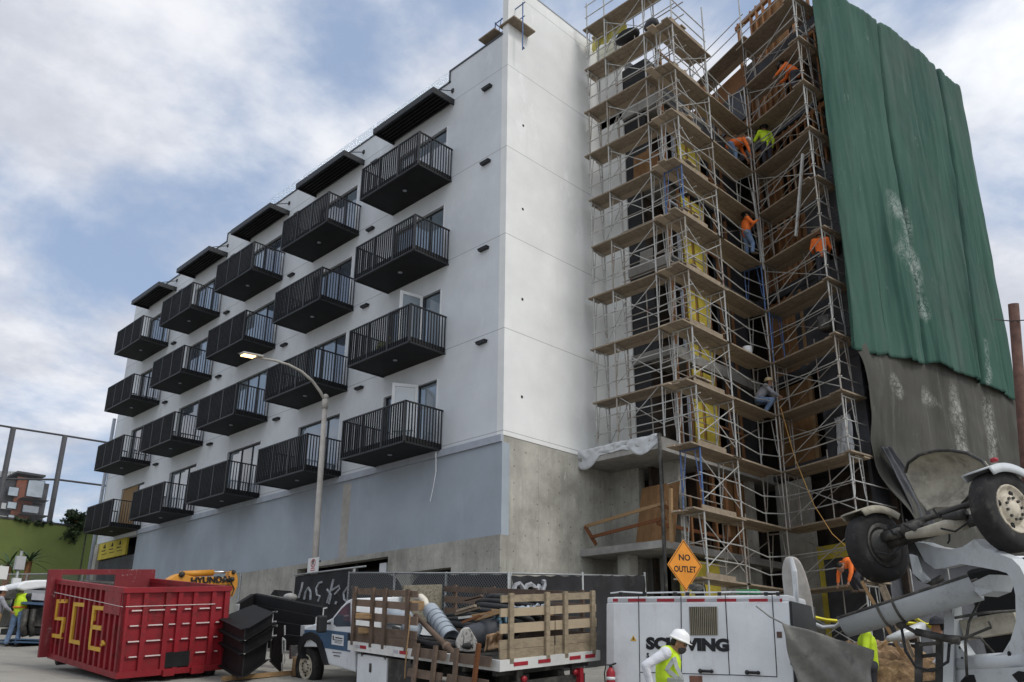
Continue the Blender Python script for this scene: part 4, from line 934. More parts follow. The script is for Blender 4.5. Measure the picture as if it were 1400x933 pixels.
# inner drum of the far wheel, facing us
mb = MB(); c = WL - ax * .12; mb.lathe(c, -ax, [(0, .33), (.03, .33), (-.02, .24), (.10, .22), (.12, .08), (.2, .07)], 24); mb.build('brake_drum', m_dsteel, wl_)
mb = MB(); mb.tube(WR + ax * .1, WL - ax * .1, .085, 12); mb.tube(WR + ax * .15 + upm * .22 + back * .02, WL - ax * .15 + upm * .17 + back * .02, .045, 10); mb.build('axle', m_dsteel, mx)
mb = MB()
for t, q in ((.3, .07), (.62, .1), (.8, .08)):
    p = WR.lerp(WL, t) + back * .12 + upm * .08; MB().tube(p - ax * .16, p + ax * .16, q, 12).build('brake_chamber', m_dsteel, mx)
mb = MB(); rr = random.Random(3)
for i in range(10):
    p = WR.lerp(WL, rr.uniform(.2, .85)) + back * rr.uniform(.05, .2) + upm * rr.uniform(-.15, .2); q = p + V((rr.uniform(-.3, .3), rr.uniform(-.3, .3), rr.uniform(-.25, .15))); mb.sweep([p, (p + q) / 2 + V((0, 0, -.08)), q], .014, 6)
mb.build('air_lines', m_blkpl, mx)
MB().sweep([pv(1240, 733, 12.0), pv(1290, 722, 11.6), pv(1320, 712, 11.5)], .09, 12, rs=[.05, .1, .12]).build('damper', m_crust, mx)
def fender(c, s):
    mb = MB(); mb.smooth = True; prof = []
    n = 14; w0, w1 = -.2, .2; vs = []; fs = []
    for i in range(n + 1):
        t = R(50 + 80 * i / n); rad = .58 + .05 * (abs(i / n - .5) * 2) ** 2
        d = back * math.cos(t) + upm * math.sin(t)
        for wv, dr in ((w0, -.11), (w0, 0), (w1, 0), (w1, -.11)): vs.append(c + d * (rad + dr) + ax * wv)
    for i in range(n):
        for k in range(3): fs.append((i * 4 + k, (i + 1) * 4 + k, (i + 1) * 4 + k + 1, i * 4 + k + 1))
    mb.add(vs, fs); return mb.build('fender', m_mixw if s else m_crust, mx, solid=.02)
fR = fender(WR, 1); fL = fender(WL, 0)
mb = MB(); c = WR + upm * .68; mb.lathe(c + back * -.05, upm, [(0, .05), (.04, .05), (.05, .02)], 10); mb.build('marker_lamp', m_redrefl, fR)
def z5(x, y): return (1050 + x / 2.803, 600 + y / 2.803)
def tr5(pts, d0, d1=None): # trace on an upright plane facing the street
    out = []
    for (x, y) in pts: out.append((x, y))
    return out
HP, HN = pv(1290, 680, 12.3), (ax * .25 + back * .97).normalized()
hop = [(526, 130), (538, 92), (580, 62), (640, 46), (700, 44), (765, 56), (822, 86), (848, 120), (800, 190), (745, 250), (700, 262), (640, 262), (610, 275), (575, 230)]
pts = [onP(*z5(*p), HP, HN) for p in hop]; cen = sum(pts, V((0, 0, 0))) / len(pts)
mb = MB(); mb.smooth = True; n = len(pts); rings = []
for s, dpt in ((1, 0), (.97, .05), (.75, .22), (.4, .36), (.0, .42)): rings.append([cen + (p - cen) * s - HN * dpt for p in pts])
vs = [v for g in rings for v in g]; mb.add(vs, [(i * n + k, i * n + (k + 1) % n, (i + 1) * n + (k + 1) % n, (i + 1) * n + k) for i in range(4) for k in range(n)]); mb.build('charge_hopper', m_crust, mx, solid=.03)
mb = MB(); mb.sweep(pts[:10] , .025, 8); mb.build('hopper_rim', m_dsteel, mx)
FP, FN = pv(1340, 840, 11.0), (ax * .35 + back * .94).normalized()
def tz(pts, off=0): return [onP(*z5(*p), FP + FN * off, FN) for p in pts]
outer = [(560, 395), (600, 400), (640, 415), (700, 425), (745, 415), (790, 385), (830, 420), (880, 440), (935, 460), (965, 490), (1000, 560), (1000, 960), (720, 960), (700, 880), (690, 640), (705, 640), (712, 760), (760, 830), (840, 840), (900, 820), (930, 770), (950, 700), (948, 600), (935, 540), (915, 515), (880, 505), (800, 490), (740, 480), (680, 495), (640, 500), (600, 470)]
def tessprism(mb, pts, off):
    from mathutils.geometry import tessellate_polygon
    n = len(pts); tri = tessellate_polygon([pts]); mb.add(pts + [p + off for p in pts], [tuple(t) for t in tri] + [tuple(n + i for i in t) for t in tri] + [(i, (i + 1) % n, n + (i + 1) % n, n + i) for i in range(n)])
mb = MB(); tessprism(mb, tz(outer), FN * -.14); mb.build('rear_frame', m_mixw, mx)
mb = MB(); a, b = tz([(715, 865), (1000, 850)], -.08); mb.tube(a, b, .11, 16); mb.build('cross_tube', m_mixw, mx)
mb = MB(); mb.prism(tz([(905, 880), (1000, 872), (1010, 960), (935, 960)], .08), FN * -.05); mb.build('bracket', m_mixw, mx)
mb = MB()
for x, y, q in ((745, 845, .03), (925, 825, .035), (735, 800, .02)): p = tz([(x, y)], .004)[0]; MB().lathe(p, FN, [(0, q), (.004, q)], 12).build('frame_hole', m_blackmat, mx)
a = tz([(738, 930), (760, 905), (790, 905), (800, 940), (795, 960), (742, 960)], .004); MB().prism(a, FN * .003).build('frame_hole', m_blackmat, mx); a = tz([(935, 905), (960, 890), (990, 895), (1000, 930), (960, 935)], .09); MB().prism(a, FN * .003).build('frame_hole', m_blackmat, mx)
mb = MB(); c = pv(1345, 845, 11.9)
mb.fbox(c, ax, back, upm, (-.9, -1.2, -.9), (.5, -.5, .8)); mb.build('gearbox_housing', m_blackmat, mx, bevel=.08)
mb = MB(); a, b = pv(1318, 862, 11.6), pv(1392, 850, 11.2); mb.bar(a, b, .2, .26); mb.build('chassis_beam', m_crust, mx)
mb = MB()
for p in (((1305, 845, 11.3), (1345, 838, 11.2), (1392, 835, 11.1)), ((1300, 880, 11.2), (1330, 868, 11.1), (1355, 858, 11.0), (1352, 850, 11)), ((1290, 870, 11.2), (1340, 872, 11.1), (1365, 900, 11.1)), ((1340, 820, 11.3), (1325, 850, 11.3), (1320, 880, 11.2), (1322, 925, 11))): mb.sweep([pv(*q) for q in p], .018, 8)
mb.build('hydraulic_pipes', m_dsteel, mx)
# chute: open half pipe sloping down to the pump hopper
def chute(a, b, ra, rb, name, mat):
    d = (b - a).normalized(); side = d.cross(UP).normalized(); nn = side.cross(d).normalized(); mb = MB(); mb.smooth = True; n = 16; vs = []; fs = []
    for i, (p, q) in enumerate(((a, ra), (b, rb))):
        for k in range(n + 1): t = math.pi + math.pi * k / n; vs.append(p + (side * math.cos(t) + nn * math.sin(t) * 1.05) * q)
    for k in range(n): fs.append((k, k + 1, n + 2 + k, n + 1 + k))
    mb.add(vs, fs); o = mb.build(name, mat, mx, solid=.02)
    mb = MB(); mb.tube(a + side * ra, b + side * rb, .022, 8); mb.tube(a - side * ra, b - side * rb, .022, 8); mb.build('chute_lip', m_dsteel, o)
    return o, d, side, nn
CA, CB = pv(1330, 790, 11.3), pv(1152, 847, 12.2)
ch, cdn, cs, cn = chute(CA, CB, .285, .235, 'chute', m_chute)
mb = MB(); c = CA.lerp(CB, .63)
for t in (.56, .68):
    c = CA.lerp(CB, t); q = .285 + (.235 - .285) * t + .015; mb.sweep([c + (cs * math.cos(math.pi + math.pi * k / 14) + cn * math.sin(math.pi + math.pi * k / 14) * 1.05) * q for k in range(15)], .018, 6)
mb.build('chute_band', m_dsteel, ch)
mb = MB(); p = [pv(1322, 800, 11.1), pv(1352, 786, 11.0), pv(1366, 786, 11.0), pv(1358, 808, 11.0), pv(1340, 815, 11.0)]; mb.prism(p, back * -.35); mb.build('chute_hood', m_chute, mx)
c = CA.lerp(CB, .6) - cn * .29; mb = MB(); mb.ball(c, .07, 10, 8); mb.tube(c, pv(1255, 866, 11.5), .028, 8); mb.build('chute_pivot', m_dsteel, ch)
MB().tube(pv(1252, 864, 11.5), pv(1312, 877, 11.1), .05, 10).build('chute_cylinder', m_dsteel, mx)
mb = MB(); mb.sweep([c, pv(1238, 890, 11.6), pv(1252, 912, 11.5), pv(1275, 918, 11.4), pv(1296, 905, 11.3), pv(1298, 880, 11.3)], .02, 8); mb.build('hydraulic_hose', m_blkpl, mx)
mb = MB(); a = pv(1246, 770, 12.1); mb.sweep([pv(1243, 758, 12.1), pv(1248, 775, 12.1), pv(1258, 790, 12.1), pv(1275, 797, 12.0), pv(1288, 790, 12)], .05, 8); mb.build('hose_loop', m_dsteel, mx)
mb = MB(); p = [pv(1243, 758, 11.9), pv(1249, 760, 11.9), pv(1256, 780, 11.9), pv(1268, 793, 11.9), pv(1262, 797, 11.9), pv(1248, 784, 11.9)]; tessprism(mb, p, back * -.08); mb.build('guard_plate', m_mixw, mx)
# ladder / black steps beside the frame
mb = MB(); 
for a, b in (((1256, 878, 12), (1256, 960, 11.7)), ((1285, 870, 11.9), (1284, 960, 11.6))): mb.bar(pv(*a), pv(*b), .09, .06)
for y in (882, 898, 918, 935): mb.bar(pv(1256, y, 11.95), pv(1285, y - 3, 11.85), .06, .05)
mb.build('rear_ladder', m_dsteel, mx)
mb = MB(); mb.bar(pv(1300, 815, 11.7), pv(1297, 960, 11.4), .13, .08); mb.build('frame_leg', m_mixw, mx)
# drum and cab side, beyond the picture to the right
mb = MB(); c0 = WR.lerp(WL, .4) - back * 2.6 + UP * .3; mb.lathe(c0, (-back + UP * -.15), [(0, .55), (.1, .6), (1.6, 1.1), (3.0, 1.15), (4.0, .8), (4.1, .2)], 28); mb.build('drum', m_mixw, mx)
mb = MB(); c1 = V((c0.x, c0.y, 1.6)); mb.fbox(c1, -back, ax, UP, (-1.0, -.45, -.2), (6.5, .45, .1)); mb.build('chassis_rail', m_dsteel, mx)
for i in (.2, 1.5, 5.6):
    for s in (-1, 1): cc = c1 - back * i + ax * s * 1.0; cc.z = gz(cc.x, cc.y) + .53; wheel(mx, cc, ax * s, .53, .3, m_rim, 10)
mb = MB(); mb.fbox(c1, -back, ax, UP, (4.7, -1.1, .0), (6.6, 1.1, 1.6)); mb.build('cab', m_mixw, mx, bevel=.15)
# ------------------------------------------------------------------ street things
# street lamp with the no-parking sign on its pole
m_galv = M('pole_concrete', (.38, .36, .33), .7, .2, scale=3)
XL = 14.1; pb, ptp = onX(429, 790, XL), onX(445, 545, XL)
lp = thing('street_lamp', 'lit street lamp on a tapered pole with a curved arm before the balconies', 'street lamp', (pb.x, pb.y, gz(pb.x, pb.y)))
d = (ptp - pb); base = pb + d * ((gz(pb.x, pb.y) - pb.z) / d.z)
MB().tube(base, ptp, .115, 12, .075).build('pole', m_galv, lp)
mb = MB(); hd = onY(340, 489, ptp.y + .1); YA = ptp.y
arm = [onY(x, y, YA) for x, y in ((445, 549), (438, 536), (427, 521), (412, 508), (395, 499), (375, 493), (356, 490))]
mb.sweep(arm, .045, 8, rs=[.05, .048, .045, .042, .04, .038, .035]); mb.build('arm', m_galv, lp)
mb = MB(); mb.ball(ptp + V((0, 0, .05)), .1, 10, 8); mb.lathe(ptp - V((0, 0, .35)), (0, 0, 1), [(0, .1), (.3, .1)], 12); mb.build('cap', m_galv, lp)
a, b = onY(330, 484.5, YA), onY(358, 490, YA); fl = (b - a).normalized(); sdv = V((0, 1, 0)); upv = sdv.cross(fl).normalized(); upv = upv if upv.z > 0 else -upv
mb = MB(); mb.fbox(a, fl, sdv, upv, (0, -.13, 0), ((b - a).length, .13, .07)); lh = mb.build('lamp_head', m_galv, lp, bevel=.02)
te = NT('lamp_glow'); te.b.inputs['Emission Color'].default_value = (1, .62, .25, 1); te.b.inputs['Emission Strength'].default_value = 2.2; te.fin((.8, .6, .4), .4)
mb = MB(); mb.fbox(a, fl, sdv, upv, (.03, -.11, -.03), ((b - a).length * .62, .11, -.002)); mb.build('lens', te.mat, lh)
ns = thing('no_parking_sign', 'small white no parking sign strapped to the lamp pole', 'sign', onX(428, 785, XL - .14))
sx0, sx1 = onX(421.5, 764, XL - .14), onX(436, 764, XL - .14); rt = V((0, -1, 0)); w_ = abs((sx1 - sx0).y); h_ = .46; tl = V((XL - .14, sx0.y, sx0.z))
m_sign = M('sign_white', (.68, .68, .66), .5, .08); m_signred = M('sign_red', (.42, .03, .035), .5, .1)
MB().prism([tl, tl + rt * w_, tl + rt * w_ - UP * h_, tl - UP * h_], (.012, 0, 0)).build('plate', m_sign, ns)
cc = tl + rt * w_ * .5 - UP * .16; mb = MB(); n = 24
for k in range(n):
    t0, t1 = 2 * math.pi * k / n, 2 * math.pi * (k + 1) / n; q = lambda t, rr: cc + V((-.003, -math.cos(t) * rr, math.sin(t) * rr)); mb.prism([q(t0, .095), q(t1, .095), q(t1, .125), q(t0, .125)], (.003, 0, 0))
mb.prism([cc + V((-.003, .08, .065)), cc + V((-.003, .065, .08)), cc + V((-.003, -.08, -.065)), cc + V((-.003, -.065, -.08))], (.003, 0, 0)); mb.build('prohibition_ring', m_signred, ns)
text_mesh('letter', 'P', cc + V((-.002, .055, -.065)), rt, UP, .19, m_ink, ns, .001, bold=.006)
mb = MB()
for k, ww in ((.31, .2), (.37, .24)): mb.box((XL - .143, tl.y - w_ / 2 - ww / 2, tl.z - k - .012), (XL - .14, tl.y - w_ / 2 + ww / 2, tl.z - k + .012))
mb.build('small_print', m_signred, ns)
mb = MB(); mb.lathe((XL - .02, tl.y - w_ / 2, tl.z - .1), (0, 0, 1), [(0, .125), (.03, .125)], 12); mb.build('strap', m_dsteel, ns)

# NO OUTLET diamond
no = thing('warning_sign', 'orange diamond warning sign reading no outlet above the white trailer', 'sign', pv(936, 900, 17))
cs_ = pv(936.3, 773.3, 17); rt = (pv(960, 773.7, 17.25) - pv(913, 771.2, 17)); hw = rt.length / 2; rt.normalize(); upd = V((0, 0, 1)); nn = rt.cross(upd).normalized(); hh = (pv(934, 738, 17) - pv(937, 808.7, 17)).length / 2
m_or = M('sign_orange', (.72, .27, .03), .5, .12, dirt=(.40, .18, .05), dscale=4, dlo=.62, dhi=.8)
dia = lambda s, off: [cs_ + nn * off + upd * hh * s, cs_ + nn * off + rt * hw * s, cs_ + nn * off - upd * hh * s, cs_ + nn * off - rt * hw * s]
MB().prism(dia(1, -.012), nn * .012).build('plate', m_or, no)
mb = MB(); A_, B_ = dia(.95, .001), dia(.915, .001)
for i in range(4): mb.prism([A_[i], A_[(i + 1) % 4], B_[(i + 1) % 4], B_[i]], nn * .002)
mb.build('border', m_ink, no)
text_mesh('lettering', 'NO', cs_ + nn * .002 + upd * .10, rt, upd, .17, m_ink, no, .001, bold=.004, align='CENTER', sx=1.0); text_mesh('lettering', 'OUTLET', cs_ + nn * .002 - upd * .13, rt, upd, .165, m_ink, no, .001, bold=.004, align='CENTER', sx=.82)
mb = MB(); g0 = gz(cs_.x, cs_.y); mb.box((cs_.x + .05, cs_.y + .03, g0), (cs_.x + .1, cs_.y + .08, cs_.z + .3)); mb.build('post', m_galv, no)

# chain-link fence with black screens
XF, YF = 13.4, 13.5
m_scr = M('black_screen', (.022, .022, .024), .8, .4, scale=1.5, bump=.5, bscale=3, dirt=(.05, .05, .05), dscale=2); m_pipe = M('fence_pipe', (.30, .31, .31), .45, .2, metal=.4); m_spray = M('spray_paint', (.32, .33, .35), .8, .5, scale=5)
fc1 = thing('fence', 'chain-link fence with black screen cloth below the grey podium wall', 'fence', (XF, 17, 1.7))
zt1 = lambda y: onX(697, 784, XF).z + (y - 13.5) * .075
mb = MB(); mb.tube((XF, 13.5, zt1(13.5)), (XF, 19.6, zt1(19.6)), .024, 8); mb.build('top_rail', m_pipe, fc1)
for y in (13.5, 15.6, 17.6, 19.6): MB().tube((XF, y, gz(XF, y)), (XF, y, zt1(y) + .03), .03, 8).build('post', m_pipe, fc1)
def screen(pt, n, amp, lo, hi): return lambda u, v: pt(u, lo(u) + (hi(u) - lo(u)) * v) + n * fold(u, v, n_s, amp)
n_s = 16
sc = MB().grid(lambda u, v: V((XF + .03 + fold(u, v, 16, .05), 13.5 + 6.1 * u, gz(XF, 13.5 + 6.1 * u) + .05 + (zt1(13.5 + 6.1 * u) - gz(XF, 13.5 + 6.1 * u) - .06 - (.03 * math.sin(u * 25) ** 2 + .40 * math.exp(-((u - .60) / .06) ** 2))) * v)), 60, 12).build('screen_cloth', m_scr, fc1)
t = NT('chain_link'); o_n = t.xyz(); uu = t.math('ADD', o_n[0], o_n[1]); s1_, s2_ = t.math('ADD', uu, o_n[2]), t.math('SUBTRACT', uu, o_n[2])
fm = lambda q: t.math('GREATER_THAN', t.math('ABSOLUTE', t.math('SUBTRACT', t.math('FRACT', t.math('DIVIDE', q, .085)), .5)), .42)
t.put(t.b.inputs['Alpha'], t.math('MAXIMUM', fm(s1_), fm(s2_))); m_chain = t.fin((.16, .165, .165), .6, .3)
MB().prism([(XF - .03, 13.5, gz(XF, 13.5)), (XF - .03, 19.6, gz(XF, 19.6)), (XF - .03, 19.6, zt1(19.6)), (XF - .03, 13.5, zt1(13.5))], (.004, 0, 0)).build('wire_mesh', m_chain, fc1)
fc2 = thing('fence', 'black screened fence running past the concrete corner behind the trailer', 'fence', (15.6, YF, 1.7))
zt2 = lambda x: zt1(13.5) + (x - XF) * .085
MB().sweep([(XF, YF, zt2(XF)), (15.5, YF, zt2(15.5) - .03), (18.4, YF, zt2(18.4) - .08)], .024, 8).build('top_rail', m_pipe, fc2)
for x in (13.46, 15.9, 18.4): MB().tube((x, YF, gz(x, YF)), (x, YF, zt2(x) + .03), .03, 8).build('post', m_pipe, fc2)
MB().grid(lambda u, v: V((XF + .05 + 4.9 * u, YF - .03 + fold(u, v, 11, .06), gz(XF, YF) + .05 + (zt2(XF + 4.9 * u) - gz(XF, YF) - .09 - .03 * math.sin(u * 30) ** 2) * v)), 50, 12).build('screen_cloth', m_scr, fc2)
def graffiti(par, strokes, fn, rad):
    mb = MB()
    for s in strokes: mb.sweep([fn(*p) for p in s], rad, 5)
    mb.build('sprayed_tag', m_spray, par)
k3 = lambda x, y: (550 + x / 4.003, 700 + y / 4.003)
graffiti(fc2, [[(610, 432), (618, 400), (640, 392), (655, 410), (668, 432)], [(668, 432), (680, 405), (705, 396), (725, 412), (735, 436)], [(735, 432), (750, 402)], [(766, 384), (776, 380), (778, 400), (768, 432)]], lambda x, y: onY(*k3(x, y), YF - .09), .055)
pnl = thing('plywood_hoarding', 'black painted hoarding panel with pale sprayed graffiti left of the truck cab', 'hoarding', (XF, 21.6, 1.8))
pa, pbb = onX(404, 787.5, XF), onX(479, 787, XF)
MB().box((XF, pbb.y, gz(XF, 21)), (XF + .05, pa.y, pa.z - .02)).build('panel', m_scr, pnl); MB().tube((XF - .01, pbb.y - .7, pa.z + .0), (XF - .01, pa.y + .05, pa.z + .02), .024, 8).build('top_rail', m_pipe, pnl)
MB().box((XF + .05, pbb.y - .05, gz(XF, 20)), (XF + .12, pbb.y + .1, pa.z + .02)).build('edge_post', m_pipe, pnl)
k2 = lambda x, y: (300 + x / 4.003, 700 + y / 4.003)
graffiti(pnl, [[(456, 385), (450, 420), (434, 470)], [(464, 480), (472, 440), (488, 415), (500, 440), (498, 482)], [(562, 385), (545, 390), (530, 420), (534, 455), (552, 462), (540, 490)], [(625, 370), (610, 430), (590, 500)], [(590, 425), (612, 455), (600, 505)], [(615, 430), (655, 405), (660, 420), (632, 450)], [(640, 490), (636, 505)], [(700, 415), (680, 445), (684, 480), (700, 495)]], lambda x, y: onX(*k2(x, y), XF - .012), .032)

m_gtarp_ = M('sack_grey', (.30, .30, .29), .8, .3, scale=8)
# black steel frames stacked beside the dumpster
m_blk = M('primed_black_steel', (.010, .010, .011), .6, .35, scale=2, spec=.25, dirt=(.03, .03, .032), dscale=3, dlo=.6, dhi=.85); m_cut = M('cut_edge', (.42, .42, .42), .5, .3, scale=9)
def channel(par, p, q, h, inw, name='channel'): # C section from p to q (top corner line), hanging h, flanges towards inw
    d = (q - p).normalized(); n = V(inw) - d * V(inw).dot(d); n.normalize(); mb = MB(); dn = -UP
    mb.hexa([p, q, q + n * .012, p + n * .012, p + dn * h, q + dn * h, q + dn * h + n * .012, p + dn * h + n * .012])
    for z in (0, h - .012): mb.hexa([p + dn * z - n * .09, q + dn * z - n * .09, q + dn * z, p + dn * z, p + dn * (z + .012) - n * .09, q + dn * (z + .012) - n * .09, q + dn * (z + .012), p + dn * (z + .012)])
    c = mb.build(name, m_blk, par); mb = MB(); e = d * .006
    mb.hexa([q, q + e, q + n * .03 + e, q + n * .03, q + dn * h, q + dn * h + e, q + dn * h + n * .03 + e, q + dn * h + n * .03])
    for z in (0, h - .028): mb.hexa([q + dn * z - n * .09, q + dn * z - n * .09 + e, q + dn * z + e, q + dn * z, q + dn * (z + .028) - n * .09, q + dn * (z + .028) - n * .09 + e, q + dn * (z + .028) + e, q + dn * (z + .028)])
    mb.hexa([q - d * .035 - n * .008, q - n * .008, q, q - d * .035, q + dn * h - d * .035 - n * .008, q + dn * h - n * .008, q + dn * h, q + dn * h - d * .035])
    for z in (0, h - .03): mb.hexa([q + dn * z - n * .09 - d * .02, q + dn * z - n * .09 + d * .01, q + dn * z + d * .01, q + dn * z - d * .02, q + dn * (z + .03) - n * .09 - d * .02, q + dn * (z + .03) - n * .09 + d * .01, q + dn * (z + .03) + d * .01, q + dn * (z + .03) - d * .02])
    mb.build('cut_end', m_cut, c)
s6 = lambda x, y: (300 + x / 6.1, 780 + y / 6.1)
labA = ['black steel balcony frame topmost in the stack touching the dumpster', 'black steel balcony frame in the middle of the stack by the dumpster', 'black steel balcony frame lowest in the stack by the dumpster']
apx = [(215, 482), (212, 592), (207, 705)]; rgt = [(452, 342), (452, 458), (405, 575)]; lft = [(10, 385), (8, 490), (6, 600)]
for i in range(3):
    A, B, Cc = pv(*s6(*apx[i]), 17.3), pv(*s6(*rgt[i]), 18.5), pv(*s6(*lft[i]), 18.9)
    t_ = thing('steel_channel', labA[i], 'steel channel', A, 'steel frames stacked beside the dumpster'); hgt = (pv(*s6(215, 482), 17.3) - pv(*s6(215, 585), 17.3)).length * (1.7 if i == 2 else .95)
    n1 = (Cc - A).normalized(); n2 = (B - A).normalized()
    channel(t_, A, B, hgt, n1); channel(t_, A, Cc, hgt, n2)
    if i == 0: MB().prism([A - UP * .02, B - UP * .02, B + n1 * 1.5 - UP * .02, Cc - UP * .02], -UP * .012).build('plate', m_blk, t_)
labB = ['black bent steel frame highest in the rear stack before the concrete', 'black bent steel frame second from the top of the rear stack', 'black bent steel frame third from the top of the rear stack', 'black bent steel frame at the bottom of the rear stack']
apx = [(290, 196), (315, 288), (310, 400), (312, 510)]; rgt = [(872, 312), (812, 388), (760, 470), (700, 552)]; lft = [(160, 280), (245, 345), (240, 450), (235, 560)]
for i in range(4):
    A, B, Cc = pv(*s6(*apx[i]), 21.2 - .2 * i), pv(*s6(*rgt[i]), 19.6), pv(*s6(*lft[i]), 20.2)
    t_ = thing('steel_channel', labB[i], 'steel channel', A, 'steel frames stacked behind'); hgt = .34
    channel(t_, A, B, hgt, (Cc - A)); channel(t_, A, Cc, hgt, (B - A))
    p = A.lerp(B, .98); 
t_ = thing('steel_channel', 'black steel frame with pale cut ends standing between the two stacks', 'steel channel', pv(*s6(530, 850), 18.6)); 
A, B = pv(*s6(470, 440), 19.2), pv(*s6(545, 470), 18.7)
mb = MB(); mb.prism([A, B, pv(*s6(520, 850), 18.6), pv(*s6(430, 760), 19.1), pv(*s6(440, 560), 19.2)], V((.1, .25, 0))); mb.build('web', m_blk, t_)
mb = MB()
for (x0, y0), (x1, y1) in (((545, 462), (545, 540)), ((528, 560), (528, 690)), ((545, 575), (525, 575)), ((548, 690), (525, 690)), ((553, 745), (537, 745)), ((522, 770), (522, 848)), ((548, 580), (548, 680)), ((545, 700), (540, 780))): mb.bar(pv(*s6(x0, y0), 18.58), pv(*s6(x1, y1), 18.58), .02, .05)
mb.build('cut_end', m_cut, t_)
mb = MB(); a, b = pv(305, 928, 17.4), pv(411, 919, 18.8); mb.bar(a, b, .14, .09); tag(mb.build('timber_beam', m_lumber), 'long pale timber lying on the road before the black steel', 'timber')
mb = MB(); c = pv(407.5, 914, 18.4); mb.lathe(c, (0, 0, 1), [(-.16, .13), (.22, .13)], 14); tag(mb.build('timber_stub', m_lumber), 'short round timber block beside the truck front wheel', 'timber')
mb = MB(); mb.prism([onX(*s6(425, 205), 13.0), onX(*s6(455, 163), 13.0), onX(*s6(475, 163), 13.0), onX(*s6(505, 220), 13.0)], (.5, 0, 0)); tag(mb.build('steel_offcut', m_blk), 'dark steel offcut poking up behind the rear stack', 'offcut')
mb = MB(); mb.ball(onX(*s6(590, 225), 13.0), (.2, .2, .12), 12, 8); tag(mb.build('cement_bag', m_gtarp_), 'pale sack lying behind the black steel by the hoarding', 'sack')
mb = MB(); a, b = onX(330, 784, 15.0), onX(323, 858, 15.0); mb.tube(a, V((a.x, a.y, 1.6)), .03, 8); mb.tube(onX(296, 783, 15), a, .03, 8); tag(mb.build('gate_pole', m_pipe), 'thin galvanised fence frame between the excavator and the black steel', 'fence')

# load on the truck
gp = 'hoses on the truck bed'
m_hose = M('hose_rubber', (.03, .03, .031), .75, .4, scale=4, dirt=(.09, .088, .08), dscale=3); m_bucket = M('bucket_grey', (.30, .34, .385), .55, .18, scale=4, dirt=(.45, .45, .45), dscale=6, dlo=.6, dhi=.75)
kk = lambda x, y: (470 + x / 6.526, 790 + y / 6.526); kr = lambda x, y: (650 + x / 6.526, 790 + y / 6.526)
rr = random.Random(5)
hs = thing('hose_coil', 'thick black rubber hoses coiled on the truck bed', 'hose', TP(2.2, 1.4, .2))
for i in range(7):
    j = .85 + .17 * i; z = .45 + .08 * i
    pts = [TP(2.9 + rr.uniform(-.2, .2) - .1 * i, j, z + .05), TP(2.2, j + rr.uniform(-.08, .08), z + .12), TP(1.5, j + rr.uniform(-.1, .1), z + .1), TP(1.0, j + .1, z + .05), TP(.9, j + .3, z - .05), TP(1.3, j + .42, z - .1), TP(2.3, j + .4, z - .05)]
    sm = []
    for q in range(len(pts) - 1):
        for s in range(4): sm.append(pts[q].lerp(pts[q + 1], s / 4))
    for _ in range(2): sm = [sm[0]] + [(sm[i - 1] + sm[i] * 2 + sm[i + 1]) / 4 for i in range(1, len(sm) - 1)] + [sm[-1]]
    MB().sweep(sm, .055 + rr.uniform(-.01, .008), 10).build('hose', m_hose, hs)
for i in range(4): MB().sweep([TP(3.9, .4 + .12 * i, .24 + .05 * i), TP(3.0, .35 + .14 * i, .27), TP(2.0, .28 + .12 * i, .25 + .05 * (i % 2)), TP(1.2, .4 + .1 * i, .28)], .055, 10).build('hose', m_hose, hs)
a, b = pv(*kk(770, 285), 16.2), pv(*kk(925, 500), 15.3); d = (b - a)
nb_ = 6
for i in range(nb_):
    c = a + d * (i / (nb_ - .2)); dn = d.normalized(); mb = MB(); ln = .34 if i == nb_ - 1 else .3
    mb.lathe(c, dn, [(0, .135), (.02, .15), (.05, .155), (.07, .15), (ln, .165 + .002 * i), (ln + .015, .172), (ln, .15), (.1, .13)], 20, closed=False)
    lab = ['grey plastic bucket at the upper end of the nested row', 'grey plastic bucket second from the upper end of the nested row', 'grey plastic bucket third from the upper end of the row', 'grey plastic bucket fourth from the upper end of the row', 'grey plastic bucket inside the last one of the row', 'grey plastic bucket with open mouth ending the nested row'][i]
    tag(mb.build('bucket', m_bucket), lab, 'bucket', 'nested grey buckets on the truck')
mb = MB(); c = pv(*kk(665, 500), 16.0); mb.lathe(c, (-.5, .3, .25), [(-.02, .14), (0, .16), (.34, .145), (.35, .01)], 18); tag(mb.build('pail', m_bucket), 'grey pail lying on its side below the nested buckets', 'pail')
mb = MB(); c = pv(*kk(470, 355), 17.2); mb.lathe(c, (.3, -.8, -.1), [(-.2, .16), (.3, .15), (.31, .01)], 18); tag(mb.build('pail', m_bucket), 'grey pail seen between the brown stake boards', 'pail')
mb = MB(); mb.sweep([pv(*kk(650, 180), 16.6), pv(*kk(690, 175), 16.5), pv(*kk(720, 205), 16.4), pv(*kk(740, 260), 16.3), pv(*kk(742, 310), 16.3)], .07, 10); tag(mb.build('bent_pipe', M('cream_pipe', (.6, .56, .48), .5, .12)), 'cream bent pipe standing behind the grey buckets', 'pipe')
mb = MB(); a, b = pv(*kk(640, 335), 15.6), pv(*kk(985, 680), 14.4); mb.tube(a, b, .045, 8, .06); mb.tube(a.lerp(b, .8), a.lerp(b, .84), .08, 8); tag(mb.build('timber_pole', m_stk), 'brown weathered timber pole lying across the load', 'pole')
t = NT('streaked_white'); kx = t.mix(t.ramp(t.noise(9, 5, .8, stretch=(3, 3, .3)), .5, .6), (.62, .6, .56), (.10, .09, .08)); m_streak = t.fin(kx, .8)
